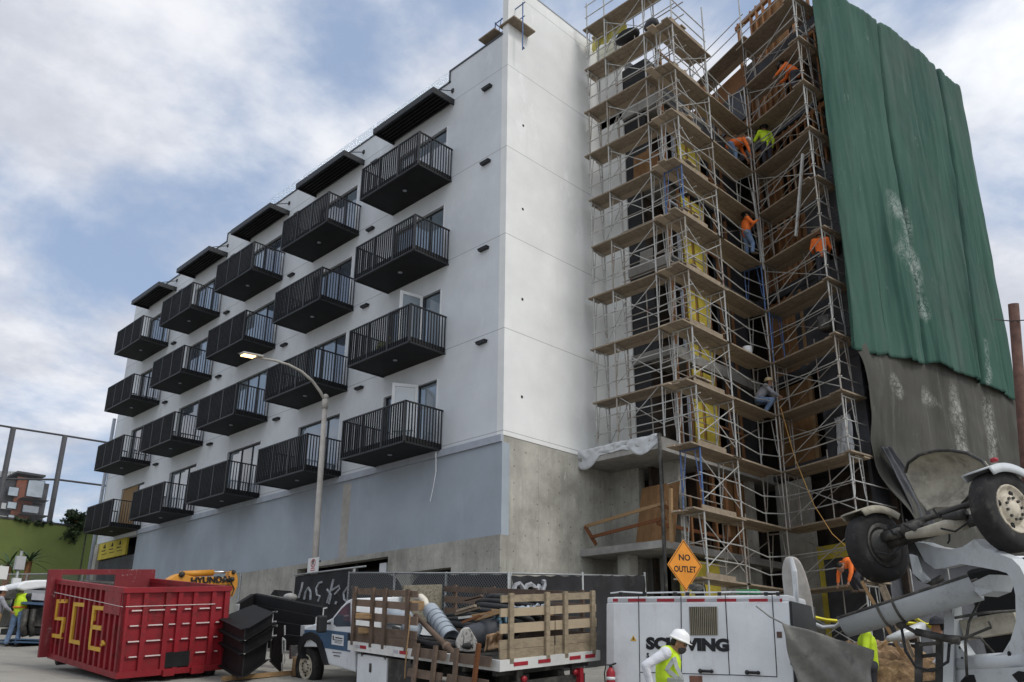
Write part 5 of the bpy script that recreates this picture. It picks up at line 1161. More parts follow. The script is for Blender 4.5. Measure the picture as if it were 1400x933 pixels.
mb = MB(); pts = [(1005, 590), (1020, 540), (1055, 470), (1075, 445), (1120, 443), (1150, 490), (1190, 560), (1195, 610), (1180, 660), (1100, 665), (1010, 650)]; mb.prism([pv(*kk(*p), 14.6) for p in pts], V((.12, .18, 0))); tag(mb.build('shovel_blade', m_streak, bevel=.02), 'white streaked pointed shovel blade standing on the load', 'shovel')
mb = MB(); c = pv(*kr(60, 500), 14.9); mb.lathe(c, (.75, -.6, .3), [(-.3, .19), (-.28, .21), (.3, .21), (.32, .19), (.33, .02)], 20); tag(mb.build('drum', M('dark_drum', (.06, .065, .075), .6, .3)), 'dark grey plastic drum lying behind the shovel blade', 'drum')
mb = MB(); 
pts = [(80, 650), (130, 500), (235, 470), (230, 590), (140, 665)]; mb.grid(lambda u, v: pv(*kr(80 + 150 * u + 20 * v, 660 - 150 * v - 35 * u), 14.3) + V((.1, .1, 0)) * fold(u, v, 3, 2.), 12, 8); tag(mb.build('paper_sack', M('kraft_paper', (.34, .22, .13), .85, .3, scale=5, bump=.4, bscale=8), solid=.02), 'crumpled brown paper sack at the rear stake panel', 'sack')
mb = MB(); mb.grid(lambda u, v: pv(*kr(160 + 120 * u, 300 + 170 * v), 14.9) + V((.06, .06, .03)) * fold(u, v, 7, 3.), 16, 14); tag(mb.build('blue_tarp', M('tarp_blue', (.12, .20, .25), .6, .35, scale=4), solid=.02), 'crumpled blue grey tarp behind the tan stake panel', 'tarp')
mb = MB(); mb.grid(lambda u, v: pv(*kr(330 + 330 * u, 262 + 40 * v - 20 * u), 15.0) + V((.05, .05, .04)) * fold(u, v, 8, 2.), 24, 6); tag(mb.build('pale_tarp', M('tarp_pale', (.30, .34, .38), .5, .3, scale=4), solid=.02), 'pale plastic sheet under the top tan board', 'tarp')
for i, (p, q, wd) in enumerate((((0, 380), (240, 305), .05), ((-30, 340), (280, 290), .04), ((180, 300), (640, 255), .05), ((140, 290), (690, 330), .05))): tag(MB().bar(pv(*kr(*p), 15.0), pv(*kr(*q), 14.6 + .2 * i), wd, .04).build('timber_batten', m_lumber), ['tan broken batten reaching over the hoses', 'thin tan batten lying along the broken one', 'tan batten on top of the pale sheet', 'tan batten below the pale sheet behind the boards'][i], 'timber', 'battens on the truck load')
for i, (x, y, w2, h2) in enumerate(((210, 340, 150, 40), (470, 245, 60, 25), (660, 250, 70, 70), (200, 470, 90, 40))):
    p = pv(*kk(x, y), 16.2); tag(MB().fbox(p, (tf + tr * .3 * (i - 1)).normalized(), (tr - tf * .3 * (i - 1)).normalized(), UP, (-w2 / 900, -.15, -h2 / 800), (w2 / 900, .1, h2 / 800)).build('timber_offcut', m_lumber, bevel=.01), ['flat orange timber offcut behind the left stake boards', 'small pale timber chip on top of the load', 'orange timber offcut beside the cream pipe', 'brown timber offcut low behind the stake boards'][i], 'timber', 'offcuts on the truck load')
mb = MB(); mb.sweep([onP(*kk(*q), to - tr * .05, tr) for q in ((592, 330), (580, 480), (562, 640), (550, 780), (545, 900))], .013, 6); tag(mb.build('rope', m_lumber), 'tan rope hanging down the truck side', 'rope')
# grey tarp and wrapped pipe by the pump hopper
m_gtarp = M('grey_cloth', (.20, .195, .18), .8, .3, scale=2.5, bump=.5, bscale=16, dirt=(.10, .098, .09), dscale=4); m_gtarp2 = M('pale_wrap', (.36, .34, .32), .6, .3, scale=2, bump=.7, bscale=9)
k7 = lambda x, y: (1040 + x / 4.833, 740 + y / 4.833)
def tarp2(u, v):
    tpx = pwl([(0, V((140, 540, 12.2))), (.45, V((370, 605, 12.1))), (1, V((745, 722, 12.0)))], u); bt = pwl([(0, V((380, 1250, 12.1))), (1, V((700, 1250, 11.9)))], u)
    q = tpx.lerp(bt, v); q.x -= 30 * math.sin(math.pi * v) * (1 - u)
    return pv(*k7(q.x, q.y), q.z) + V((.7, .7, 0)) * (fold(u, v, 5, .035) + .035 * math.sin((u * 3 - v * 4) * 4))
cloth('grey_tarp', tarp2, 50, 40, m_gtarp, 'dirty grey tarp tied up as a screen over the pump hopper', 'tarp', .012)
mb = MB(); mb.sweep([pv(*k7(-30, 430), 12.6), pv(*k7(60, 500), 12.4), pv(*k7(140, 540), 12.2)], .012, 6); tag(mb.build('tarp_rope', m_gtarp), 'grey rope tying the tarp corner to the trailer roof', 'rope')
mb = MB(); cen = [(195, 100, 25), (205, 125, 55), (215, 200, 75), (235, 300, 88), (250, 400, 92), (262, 500, 92), (275, 620, 90)]; mb.smooth = True; vs = []; fs = []; n = 20
for i, (x, y, w2) in enumerate(cen):
    c = pv(*k7(x, y), 14.0); rw_ = w2 / 4.833 / FOC * 14.0
    for k in range(n):
        t_ = 2 * math.pi * k / n; rr_ = rw_ * (1 + .13 * mnoise.noise(V((k * .9, i * .7, 2)))); vs.append(c + CR * math.cos(t_) * rr_ + V((CW.x, CW.y, 0)) * math.sin(t_) * rr_ * .6)
for i in range(len(cen) - 1):
    for k in range(n): fs.append((i * n + k, i * n + (k + 1) % n, (i + 1) * n + (k + 1) % n, (i + 1) * n + k))
fs.append(tuple(range(n))); mb.add(vs, fs); wr_ = mb.build('wrapped_hopper_boom', m_gtarp2); wr_.modifiers.new('s', 'SUBSURF').render_levels = 1; tag(wr_, 'upright bundle wrapped in pale cloth beside the white trailer', 'bundle')
mb = MB(); mb.sweep([pv(*k7(200, 110), 13.65), pv(*k7(222, 200), 13.55), pv(*k7(232, 320), 13.5), pv(*k7(236, 450), 13.5), pv(*k7(255, 560), 13.5)], .05, 6, rs=[.03, .045, .04, .05, .045]); mb.build('plastic_strip', m_plastic, wr_)
# dirt, timber props, tapes
m_dirt = M('dirt', (.17, .105, .055), .95, .6, scale=6, bump=1, bscale=12, dirt=(.34, .25, .15), dscale=6, dlo=.55, dhi=.7)
dc = pv(1240, 925, 14.6)
def mound(u, v):
    x, y = dc.x - 2.4 + 6.0 * u, dc.y - 2.2 + 4.4 * v; e = math.sin(math.pi * u) * math.sin(math.pi * v); top = (dc.z + .30 - gz(dc.x, dc.y))
    return V((x, y, gz(x, y) - .05 + top * min(1, e * 1.5) + .22 * e * mnoise.noise(V((x * 2.2, y * 2.2, 1))) + .16 * e * mnoise.noise(V((x * 6, y * 6, 4)))))
tag(MB().grid(mound, 70, 60).build('dirt_mound', m_dirt), kind='stuff')
mb = MB(); a = pv(1214, 874, 14.4); mb.sweep([a, pv(1236, 868, 14.5), pv(1252, 863, 14.6), pv(1262, 858, 14.7)], .09, 8, rs=[.05, .1, .11, .1]); tag(mb.build('plastic_roll', m_plastic), 'roll of pale plastic lying on the dirt mound', 'plastic roll')
props = [((1178, 795), (1247, 920)), ((1208, 800), (1258, 920)), ((1204, 803), (1252, 918)), ((1218, 873), (1176, 905))]
lb = ['pale diagonal prop leaning under the left raised wheel', 'pale thin prop right of the diagonal one', 'second thin prop left of the pair', 'short pale prop leaning the other way']
for (a, b), l in zip(props, lb): tag(MB().bar(pv(*a, 15.6), pv(*b, 14.9), .06, .06).build('prop', m_plank if 'thin' in l else m_lumber), l, 'prop', 'pale props behind the chute')
m_tape = M('caution_tape', (.62, .55, .03), .5, .15)
for l, pts in (('yellow caution tape strung behind the grey tarp', [(1112, 844), (1130, 848), (1152, 850)]), ('yellow caution tape strung behind the chute', [(1236, 852), (1252, 853), (1276, 855)]), ('twisted yellow tape end crossing the strung tape', [(1252, 846), (1264, 853), (1276, 860)])):
    tag(MB().sweep([pv(*p, 15.2) for p in pts], .03, 4).build('caution_tape', m_tape), l, 'tape')
tag(MB().sweep([pv(1112, 852, 14.6), pv(1125, 858, 14.5), pv(1142, 857, 14.4), pv(1150, 850, 14.3), pv(1154, 845, 14.3)], .03, 8).build('white_hose', m_plastic), 'thin white hose running to the worker behind the chute', 'hose')
# orange rope swinging down the scaffold
tag(MB().sweep([rw(.35, -.25, 9.4), rw(.7, -.3, 7.7), rw(1.2, -.35, 6.2), rw(1.7, -.4, 5.3), rw(2.3, -.5, 4.7)], .011, 6).build('orange_rope', M('rope_orange', (.42, .24, .07), .7, .2)), 'thin orange rope slung down from the inner scaffold corner', 'rope')
tag(MB().tube(V((18.62, YW - .28, 1.6)), V((18.66, YW - .3, 7.9)), .05, 8).build('dark_pole', m_dsteel), 'dark pole standing at the corner of the concrete slabs', 'pole')
# yellow sheet, bag and boards on the scaffold
k1 = lambda x, y: (780 + x / 4.241, y / 4.241)
tag(MB().grid(lambda u, v: onX(*k1(125 + 200 * u, 260 - 115 * u + (95 - 45 * u) * (v - .5)), 19.75) + V((fold(u, v, 5, .12), 0, 0)), 24, 10).build('yellow_sheet', M('sheet_yellow', (.62, .56, .16), .6, .2), solid=.01), 'pale yellow sheet draped on the top scaffold lift', 'sheet')
tag(MB().ball(onX(*k1(470, 150), 19.1), (.2, .28, .24), 12, 8).build('tool_bag', m_blkpl), 'black bag lying on the top corner planks', 'bag')
tag(MB().ball(onX(*k1(330, 215), 19.7), (.3, .5, .22), 12, 8).build('black_sacks', m_blkpl), 'black sack below the yellow sheet on the scaffold', 'sack')
tag(MB().cbox(rw(1.9, .25, 11.55), (.5, .4, .45)).build('plastic_tub', m_dsteel, bevel=.08), 'dark tub on the scaffold deck near the grey tarpaulin', 'tub')
mb = MB(); c = V((22.6, 12.3, 11.05)); mb.lathe(c, UP, [(0, .13), (.3, .15), (.31, .13)], 16); tag(mb.build('bucket', m_white), 'white bucket on the deck of the inner scaffold corner', 'bucket')
tag(MB().bar(rw(2.0, -.1, 17.2), rw(1.45, -.12, 14.6), .06, .1).build('steel_stud', m_steel), 'grey metal stud propped against the right scaffold', 'stud')
tag(MB().bar(V((23.2, 11.9, 17.0)), V((23.45, 11.9, 14.2)), .05, .09).build('scaffold_pole', m_steel), 'loose pole leaning in the inner corner', 'pole')
mb = MB(); mb.grid(lambda u, v: rw(1.9 - .5 * u + fold(u, v, 4, .1), .9 + fold(u, v, 6, .1), 8.9 - 1.2 * v), 14, 18); tag(mb.build('plastic_wrap', m_plastic, solid=.01), 'torn pale plastic hanging behind the right scaffold', 'plastic')
mb = MB(); mb.grid(lambda u, v: V((20.3 + .7 * u, YW - .1 + fold(u, v, 5, .08), 3.2 + .6 * v)), 12, 10)
# rusty post at the right edge
p0, p1 = pv(1385.5, 416, 17.5), pv(1403, 640, 17.0); d = (p1 - p0); bt_ = p0 + d * ((p0.z - gz(p0.x, p0.y)) / -d.z)
rp = thing('rusty_post', 'rusty brown steel post standing before the green net at the right', 'post', bt_)
MB().tube(bt_, p0, .10, 14).build('shaft', M('rust_brown', (.10, .052, .040), .8, .45, scale=5), rp); MB().sweep([pv(1360, 437, 17.6), pv(1380, 439, 17.4), pv(1402, 438, 17.3)], .012, 6).build('wire', m_dsteel, rp)

# purple-leaved plant at the kerb
pp = thing('potted_plant', 'purple leaved potted plant at the bottom edge before the truck wheel', 'plant', pv(395, 945, 14.5)); pc = pv(396, 946, 14.5)
MB().lathe(pc - UP * .5, UP, [(0, .16), (.3, .22), (.32, .2)], 16).build('pot', m_dsteel, pp)
def leaves(c, rad, n, sz, seed, flat=.6):
    mb = MB(); q = random.Random(seed)
    for i in range(n):
        d = V((q.gauss(0, 1), q.gauss(0, 1), q.gauss(0, .8))).normalized(); p = c + V((d.x * rad[0], d.y * rad[1], abs(d.z) * rad[2])) * q.uniform(.4, 1); a = V((q.gauss(0, 1), q.gauss(0, 1), q.gauss(0, .6))).normalized() * sz * q.uniform(.6, 1.3); b = a.orthogonal().normalized() * sz * .35
        mb.add([p, p + a * .5 + b, p + a, p + a * .5 - b], [(0, 1, 2, 3)])
    return mb
leaves(pc - UP * .2, (.32, .32, .32), 260, .09, 4).build('leaves', M('purple_leaf', (.05, .025, .04), .6, .5, scale=8), pp); leaves(pc - UP * .16 + V((-.05, -.1, 0)), (.12, .12, .25), 40, .1, 5).build('green_leaves', M('lime_leaf', (.16, .24, .03), .6, .4, scale=8), pp)

# ------------------------------------------------------------------ background at the left
m_green = M('green_wall', (.15, .185, .055), .85, .15, scale=.6, dirt=(.10, .12, .05), dscale=.5, dlo=.55, dhi=.8)
YG = 52
gw = thing('green_wall', 'olive green rendered wall closing the street at the far left', 'wall', (8, YG, 3.5))
zg = onY(60, 716, YG).z; mb = MB(); mb.box((-6, YG, 2), (22, YG + .5, zg)); mb.build('wall', m_green, gw); MB().box((-6, YG - .03, zg), (22, YG + .53, zg + .12)).build('coping', m_dsteel, gw)
MB().box((onY(107, 790, YG).x, YG - .02, 3), (onY(107, 790, YG).x + .06, YG, zg)).build('joint', m_dsteel, gw)
nf = thing('ball_court_net', 'tall net posts with cables rising behind the green wall', 'netting', (8, YG + 2, 3.8)); m_npole = M('net_pole', (.06, .06, .065), .6, .2)
YN = YG + 2
for (x0, y0), (x1, y1) in (((18.5, 585), (-2, 690)), ((89, 596), (67, 715)), ((157, 607), (137, 735))):
    a, b = onY(x0, y0, YN), onY(x1, y1, YN); d = b - a; bb = a + d * ((a.z - 4) / -d.z); MB().tube(bb, a, .15, 10).build('post', m_npole, nf)
for (p, q) in (((-30, 577), (18, 585)), ((18, 585), (89, 596)), ((89, 596), (157, 607)), ((2, 655), (79, 656)), ((79, 656), (150, 665))):
    MB().tube(onY(*p, YN), onY(*q, YN), .06, 6).build('cable', m_npole, nf)
t = NT('fine_net'); t.b.inputs['Alpha'].default_value = .05; m_fnet = t.fin((.25, .26, .28), .9)
MB().prism([onY(-30, 577, YN + .1), onY(157, 607, YN + .1), onY(135, 745, YN + .1), onY(-40, 720, YN + .1)], (0, .01, 0)).build('netting', m_fnet, nf)
ap = thing('far_apartments', 'distant charcoal and rust coloured apartment block above the green wall', 'building', (20, 100, 7)); YA2 = 100
m_char = M('charcoal_cladding', (.045, .045, .05), .7, .2); m_rustc = M('rust_cladding', (.17, .06, .035), .7, .2); m_apw = M('pale_render', (.42, .43, .44), .8, .1)
ka = lambda x, y: (x / 4.444, 560 + y / 4.444)
def apx_(name, x0, y0, x1, y1, mat, par, d=0, th=1.0):
    a, b = onY(*ka(x0, y0), YA2), onY(*ka(x1, y1), YA2); return MB().box((a.x, YA2 - d, b.z), (b.x, YA2 - d + th, a.z)).build(name, mat, par)
apx_('block', -60, 400, 250, 720, m_char, ap, 0, 14); apx_('rust_panel', 105, 410, 170, 680, m_rustc, ap, .3, .28); apx_('roof', 95, 390, 268, 404, m_char, ap, .6, 14)
apx_('pale_panel', -60, 560, 95, 615, m_apw, ap, .3, .28); apx_('pale_panel', -60, 640, 80, 700, m_apw, ap, .3, .28)
for x0, y0, x1, y1 in ((45, 470, 100, 535), (38, 560, 90, 612), (165, 425, 248, 545), (130, 580, 225, 640), (40, 640, 75, 690), (-20, 480, 10, 540)):
    wq = apx_('window', x0, y0, x1, y1, m_frame, ap, .45, .2); apx_('pane', x0 + 4, y0 + 4, x1 - 4, y1 - 4, m_glass2, wq, .5, .04)
for y0 in (548, 640): apx_('balcony', 100, y0, 262, y0 + 22, m_char, ap, 2.0, 1.9); 
for y0 in (490, 595): apx_('balcony_rail', 150, y0, 262, y0 + 58, m_fnet, ap, 2.05, .05)
mb = MB()
for x in range(0, 130, 14): a = onY(*ka(x, 375 + (x * 7) % 23), YA2 + 3); mb.tube(a, (a.x, a.y, onY(*ka(x, 400), YA2).z), .12, 5)
mb.tube(onY(*ka(0, 378), YA2 + 3), onY(*ka(120, 382), YA2 + 3), .1, 5); mb.build('roof_equipment', m_apw, ap)
# shrubs, palms, service pole and parked machine
def crown(c, rad, n, sz, seed, mat, par):
    mb = MB(); q = random.Random(seed); lob = [(c + V((q.uniform(-1, 1) * rad[0], q.uniform(-1, 1) * rad[1], q.uniform(-.7, .8) * rad[2])) * .8, q.uniform(.3, .6)) for _ in range(9)]
    for i in range(n):
        lc, lr = q.choice(lob); d = V((q.gauss(0, 1), q.gauss(0, 1), q.gauss(0, 1))).normalized() * q.uniform(.5, 1) * lr * min(rad) * 1.3; p = lc + d; a = V((q.gauss(0, 1), q.gauss(0, 1), q.gauss(0, 1))).normalized() * sz; b = a.orthogonal().normalized() * sz * .45
        mb.add([p, p + a * .5 + b, p + a, p + a * .5 - b], [(0, 1, 2, 3)])
    return mb.build('foliage', mat, par)
m_leaf = M('dark_leaf', (.035, .055, .02), .7, .6, scale=3); m_leaf2 = M('palm_leaf', (.045, .085, .035), .7, .5, scale=3)
sb = thing('shrub', 'dark green shrub spilling over the green wall top near the balconies', 'shrub', onY(105, 716, YG)); c = onY(104, 712, YG + .2); crown(c, (1.0, .5, .5), 900, .2, 3, m_leaf, sb); crown(c + V((-.2, -.3, -.9)), (.4, .3, .5), 250, .2, 5, m_leaf, sb); MB().tube(c - UP * 1.2, c, .06, 6).build('stem', m_stud, sb)
mb = MB(); q = random.Random(8)
iv = thing('creeper', 'thin dry creeper along the coping of the green wall', 'creeper', onY(60, 716, YG)); crown(onY(55, 715, YG), (1.6, .2, .15), 350, .16, 9, m_leaf, iv)
for i, (x, y, lb) in enumerate(((12, 772, 'spiky palm at the left edge before the green wall'), (40, 768, 'spiky palm left of the dumpster before the green wall'))):
    c = onY(x, y, 44); pm = thing('palm', lb, 'palm', (c.x, c.y, gz(c.x, c.y)), 'palms before the green wall'); MB().tube((c.x, c.y, gz(c.x, c.y)), c, .14, 8).build('trunk', m_stud, pm); mb = MB()
    for k in range(26):
        t_ = k * 2.4; el = q.uniform(-.2, 1.0); d = V((math.cos(t_) * math.cos(el), math.sin(t_) * math.cos(el), math.sin(el))); p = c.copy(); pts = [p + d * s * 1.15 - UP * .35 * s * s for s in (0, .35, .7, 1)]; sd_ = d.cross(UP).normalized() * .05
        mb.add([pts[0] - sd_ * .4, pts[0] + sd_ * .4, pts[1] + sd_, pts[1] - sd_, pts[2] + sd_ * .8, pts[2] - sd_ * .8, pts[3]], [(0, 1, 2, 3), (3, 2, 4, 5), (5, 4, 6)])
    mb.build('crown', m_leaf2, pm)
c = onY(27, 770, 40); sp = thing('service_pole', 'grey service pole with meter box beside the palms', 'pole', (c.x, c.y, gz(c.x, c.y))); MB().tube((c.x, c.y, gz(c.x, c.y)), c + UP * .5, .06, 8).build('pole', m_pipe, sp); MB().cbox(c, (.35, .25, .55)).build('meter_box', m_apw, sp); MB().cbox(c - UP * .8, (.3, .25, .35)).build('meter_box', m_white, sp)
c = onY(1, 783, 38); sg = thing('small_sign', 'small white sign at the left picture edge', 'sign', (c.x, c.y, gz(c.x, c.y))); MB().cbox(c, (.5, .04, .5)).build('plate', m_sign, sg); MB().tube((c.x, c.y + .05, gz(c.x, c.y)), c + V((0, .05, .3)), .03, 6).build('post', m_pipe, sg)
mk = thing('boom_pump_truck', 'machine with white bonnet and blue frame behind the red dumpster', 'truck', (6.6, 30, 2.3)); YM = 29.5
kd = lambda x, y: (x / 5.72, 770 + y / 5.72)
def bx(name, x0, y0, x1, y1, mat, d=0, th=1.8, bevel=0):
    a, b = onY(*kd(x0, y0), YM), onY(*kd(x1, y1), YM); return MB().box((a.x, YM - d, b.z), (b.x, YM - d + th, a.z)).build(name, mat, mk, bevel=bevel)
mb = MB(); pts = [(130, 200), (150, 165), (200, 140), (280, 132), (420, 130), (420, 200), (330, 195), (190, 215)]; mb.prism([onY(*kd(*p), YM - .1) for p in pts], (0, 2.0, 0)); mb.build('bonnet', m_white, mk, bevel=.05)
bx('windscreen', 190, 205, 420, 250, m_glass); bx('grille', 245, 235, 420, 300, m_wrefl, .1); bx('blue_frame', 160, 305, 440, 340, m_bluep, .3, 2.4); bx('engine', 165, 345, 440, 500, m_dsteel, -.1); bx('deck', 110, 590, 440, 612, m_bluep, .2); bx('skid', 100, 612, 440, 635, m_bluep, .3); bx('counterweight', 40, 210, 120, 280, m_dsteel, 0)
mb = MB()
for x in (205, 265): a = onY(*kd(x, 360), YM - .15); mb.sweep([a, a - UP * .5, a - UP * .8 + V((.1, 0, 0))], .09, 10)
mb.build('exhaust', m_dsteel, mk); bx('axle_box', 150, 500, 440, 560, m_blackmat)
fg = thing('site_fence', 'thin chain-link fence in front of the green wall', 'fence', (6, 44, 3)); mb = MB(); a, b = onY(-20, 786, 41), onY(135, 784, 41); MB().tube(a, b, .03, 6).build('top_rail', m_pipe, fg)
for s in (.1, .35, .6, .85): p = a.lerp(b, s); MB().tube(p, (p.x, p.y, gz(p.x, p.y)), .035, 6).build('post', m_pipe, fg)
MB().prism([a, b, (b.x, b.y, gz(b.x, b.y)), (a.x, a.y, gz(a.x, a.y))], (0, .004, 0)).build('wire_mesh', m_chain, fg)

bp = thing('balcony_plant', 'yellow green plant in a pot on the second lowest near balcony', 'plant', (14.9, 20.6, 11.03)); MB().lathe((14.9, 20.6, 11.03), UP, [(0, .12), (.25, .16), (.26, .13)], 14).build('pot', m_dsteel, bp); leaves(V((14.9, 20.6, 11.35)), (.3, .3, .35), 220, .14, 12).build('leaves', M('yellow_leaf', (.30, .33, .05), .6, .3, scale=8), bp)

rr = random.Random(21)
jl = ['grey brown sheet of ply wedged among the hoses', 'short dark plank poking over the far stake boards', 'pale plank end on the hose heap', 'dull steel pipe lying over the hose heap', 'thin rusty bar lying over the hose heap', 'broken grey board near the tan stake panel']
for i, (p, q, wd, mt) in enumerate((((-180, 330, 15.6), (40, 270, 15.6), .16, m_deck), ((-100, 200, 16.6), (60, 160, 16.4), .1, m_stk), ((-160, 300, 15.4), (0, 250, 15.2), .08, m_plank), ((-150, 360, 15.1), (120, 330, 14.9), .04, m_steel), ((-120, 400, 15.0), (150, 300, 14.9), .03, m_rustwood), ((380, 420, 14.8), (640, 400, 14.9), .12, m_deck))):
    tag(MB().bar(pv(*kr(p[0], p[1]), p[2]), pv(*kr(q[0], q[1]), q[2]), wd, .04).build('load_board', mt), jl[i], 'board', 'loose boards and bars on the truck load')
# ------------------------------------------------------------------ people
def skin_mesh(name, parts, mat, parent, vox=.014, smooth=4):
    # parts: capsules (p, q, r0, r1) and balls (c, (rx, ry, rz), Matrix); fused into one continuous surface
    mb = MB()
    for p in parts:
        if len(p) == 4:
            a, b, r0, r1 = p; a, b = V(a), V(b); d = b - a; n = 8; pts = [a.lerp(b, i / n) for i in range(n + 1)]; rs = [r0 + (r1 - r0) * i / n for i in range(n + 1)]
            dn = d.normalized() if d.length > 1e-6 else V((0, 0, 1))
            pre = [(a - dn * r0 * c, r0 * s) for c, s in ((.98, .2), (.87, .5), (.5, .87))]; post = [(b + dn * r1 * c, r1 * s) for c, s in ((.5, .87), (.87, .5), (.98, .2))]
            allp = pre + list(zip(pts, rs)) + post; mb.sweep([x[0] for x in allp], 1, 12, True, rs=[x[1] for x in allp])
        else: mb.ball(p[0], p[1], 16, 10, p[2] if len(p) > 2 else None)
    me = bpy.data.meshes.new('tmp'); me.from_pydata([tuple(v) for v in mb.v], [], mb.f); me.update()
    t = bpy.data.objects.new('tmp', me); col.objects.link(t)
    bm = bmesh.new(); bm.from_mesh(me); bmesh.ops.recalc_face_normals(bm, faces=bm.faces); bm.to_mesh(me); bm.free()
    m = t.modifiers.new('r', 'REMESH'); m.mode = 'VOXEL'; m.voxel_size = vox; m.use_smooth_shade = True
    s = t.modifiers.new('s', 'SMOOTH'); s.factor = .5; s.iterations = smooth
    dg = bpy.context.evaluated_depsgraph_get(); dg.update(); out = bpy.data.meshes.new_from_object(t.evaluated_get(dg)); bpy.data.objects.remove(t); bpy.data.meshes.remove(me)
    out.materials.clear(); out.materials.append(mat); out.name = name
    for p in out.polygons: p.use_smooth = True
    o = bpy.data.objects.new(name, out); col.objects.link(o); attach(o, parent); return o
m_skin = M('skin', (.30, .16, .10), .55, .1); m_jean = M('denim', (.13, .19, .30), .85, .3, scale=7, bump=.3, bscale=20); m_dkp = M('dark_trousers', (.035, .035, .042), .85, .3, scale=7); m_boot = M('boots', (.07, .05, .035), .8, .3)
m_oran = M('orange_shirt', (.75, .16, .03), .8, .18, scale=7, bump=.7, bscale=9); m_lime = M('lime_vest', (.52, .72, .03), .7, .12, scale=6, bump=.7, bscale=9); m_wsh = M('white_shirt', (.58, .59, .63), .85, .15, scale=7, bump=.9, bscale=9); m_hat = M('hard_hat_white', (.80, .80, .80), .3, .04); m_tan = M('hard_hat_tan', (.52, .40, .24), .4, .1); m_hair = M('dark_hair', (.015, .012, .010), .6, .3); m_silver = M('reflective_band', (.36, .38, .37), .4, .15); m_oband = M('orange_band', (.70, .22, .04), .5, .15); m_mask = M('face_mask', (.05, .05, .055), .8, .2); m_black_shirt = M('black_shirt', (.03, .03, .032), .85, .3); m_greysh = M('grey_shirt', (.28, .28, .31), .85, .15)
def person(label, foot, head_deg, pose, top, legs, hat=None, vest=None, group=None, H=1.74, mask=False, bands=(), detail=False, arms=None):
    """pose: joint offsets in a local frame x = forward, y = left, z = up (metres, for a 1.74 m body)"""
    root = thing('person', label, 'person', foot, group); s = H / 1.74; ca, sa = math.cos(R(head_deg)), math.sin(R(head_deg))
    G = lambda p: V((foot[0] + s * (p[0] * ca - p[1] * sa), foot[1] + s * (p[0] * sa + p[1] * ca), foot[2] + s * p[2]))
    base = dict(hipL=(0, .10, .92), hipR=(0, -.10, .92), kneeL=(.03, .11, .50), kneeR=(.03, -.11, .50), ankL=(-.02, .12, .09), ankR=(-.02, -.12, .09), toeL=(.15, .14, .04), toeR=(.15, -.14, .04),
                pel=(0, 0, .95), waist=(0, 0, 1.1), chest=(0, 0, 1.32), neck=(0, 0, 1.48), head=(.02, 0, 1.62), face=(1, 0, 0), shL=(0, .19, 1.43), shR=(0, -.19, 1.43), elL=(-.03, .27, 1.14), elR=(-.03, -.27, 1.14), wrL=(.08, .26, .90), wrR=(.08, -.26, .90))
    base.update(pose); J = {k: G(v) for k, v in base.items() if k != 'face'}
    fd = base['face']; fw = V((fd[0] * ca - fd[1] * sa, fd[0] * sa + fd[1] * ca, fd[2])).normalized(); lt = UP.cross(fw).normalized(); hu = fw.cross(lt).normalized(); hm = Matrix((fw, lt, hu)).transposed()
    vox = .012 if detail else .018
    h = J['head']; hp = lambda x, y, z: h + (fw * x + lt * y + hu * z) * s
    parts = [(h + hu * .02, (.098 * s, .078 * s, .115 * s), hm), (hp(.02, 0, -.07), (.075 * s, .06 * s, .06 * s), hm), (hp(.092, 0, -.005), hp(.112, 0, -.035), .012 * s, .017 * s), (hp(0, .078, -.01), (.02 * s, .012 * s, .032 * s), hm), (hp(0, -.078, -.01), (.02 * s, .012 * s, .032 * s), hm), (hp(.075, 0, -.078), (.03 * s, .03 * s, .012 * s), hm),
             (J['neck'], h - hu * .05, .058 * s, .055 * s), (J['chest'], J['neck'], .12 * s, .06 * s), (J['waist'], J['chest'], .115 * s, .125 * s), (J['pel'], J['waist'], .12 * s, .115 * s), (J['shL'], J['shR'], .065 * s, .065 * s)]
    for q in 'LR':
        parts += [(J['sh' + q], J['el' + q], .05 * s, .041 * s), (J['el' + q], J['wr' + q], .04 * s, .027 * s), (J['hip' + q], J['knee' + q], .082 * s, .055 * s), (J['knee' + q], J['ank' + q], .052 * s, .036 * s)]
        d = (J['wr' + q] - J['el' + q]).normalized(); sd = d.orthogonal().normalized() if abs(d.z) < .2 else d.cross(lt).normalized(); dn = d.cross(sd).normalized(); w = J['wr' + q]
        parts += [(w, w + d * .075 * s, .027 * s, .034 * s)]
        for k, (o_, ln) in enumerate(((-.03, .062), (-.01, .075), (.01, .072), (.03, .056))):
            p = w + d * .085 * s + sd * o_ * s; m = p + (d * ln * .6 + dn * .012) * s; parts += [(p, m, .0098 * s, .009 * s), (m, m + (d * ln * .4 + dn * .022) * s, .009 * s, .008 * s)]
        p = w + d * .025 * s - sd * .03 * s; parts += [(p, p + (d * .045 - sd * .025) * s, .011 * s, .009 * s)]
    skin_mesh('body', parts, m_skin, root, vox)
    # clothes follow the body a little outside it
    g = 1.16; cl = [(J['chest'], J['neck'] - hu * .045, .15 * s, .085 * s), (J['waist'], J['chest'], .145 * s, .15 * s), (J['pel'], J['waist'], .14 * s, .143 * s), (J['shL'], J['shR'], .083 * s, .083 * s)]
    for q in 'LR': cl += [(J['shL' if q == 'L' else 'shR'], J['el' + q], .072 * s, .058 * s), (J['el' + q], J['wr' + q].lerp(J['el' + q], .1), .057 * s, .042 * s)]
    # chest breadth
    lr = (J['shL'] - J['shR']).normalized(); cl += [(J['chest'] + lr * .06 * s, J['waist'] + lr * .05 * s, .12 * s, .115 * s), (J['chest'] - lr * .06 * s, J['waist'] - lr * .05 * s, .12 * s, .115 * s)]
    skin_mesh('shirt', cl, top, root, vox)
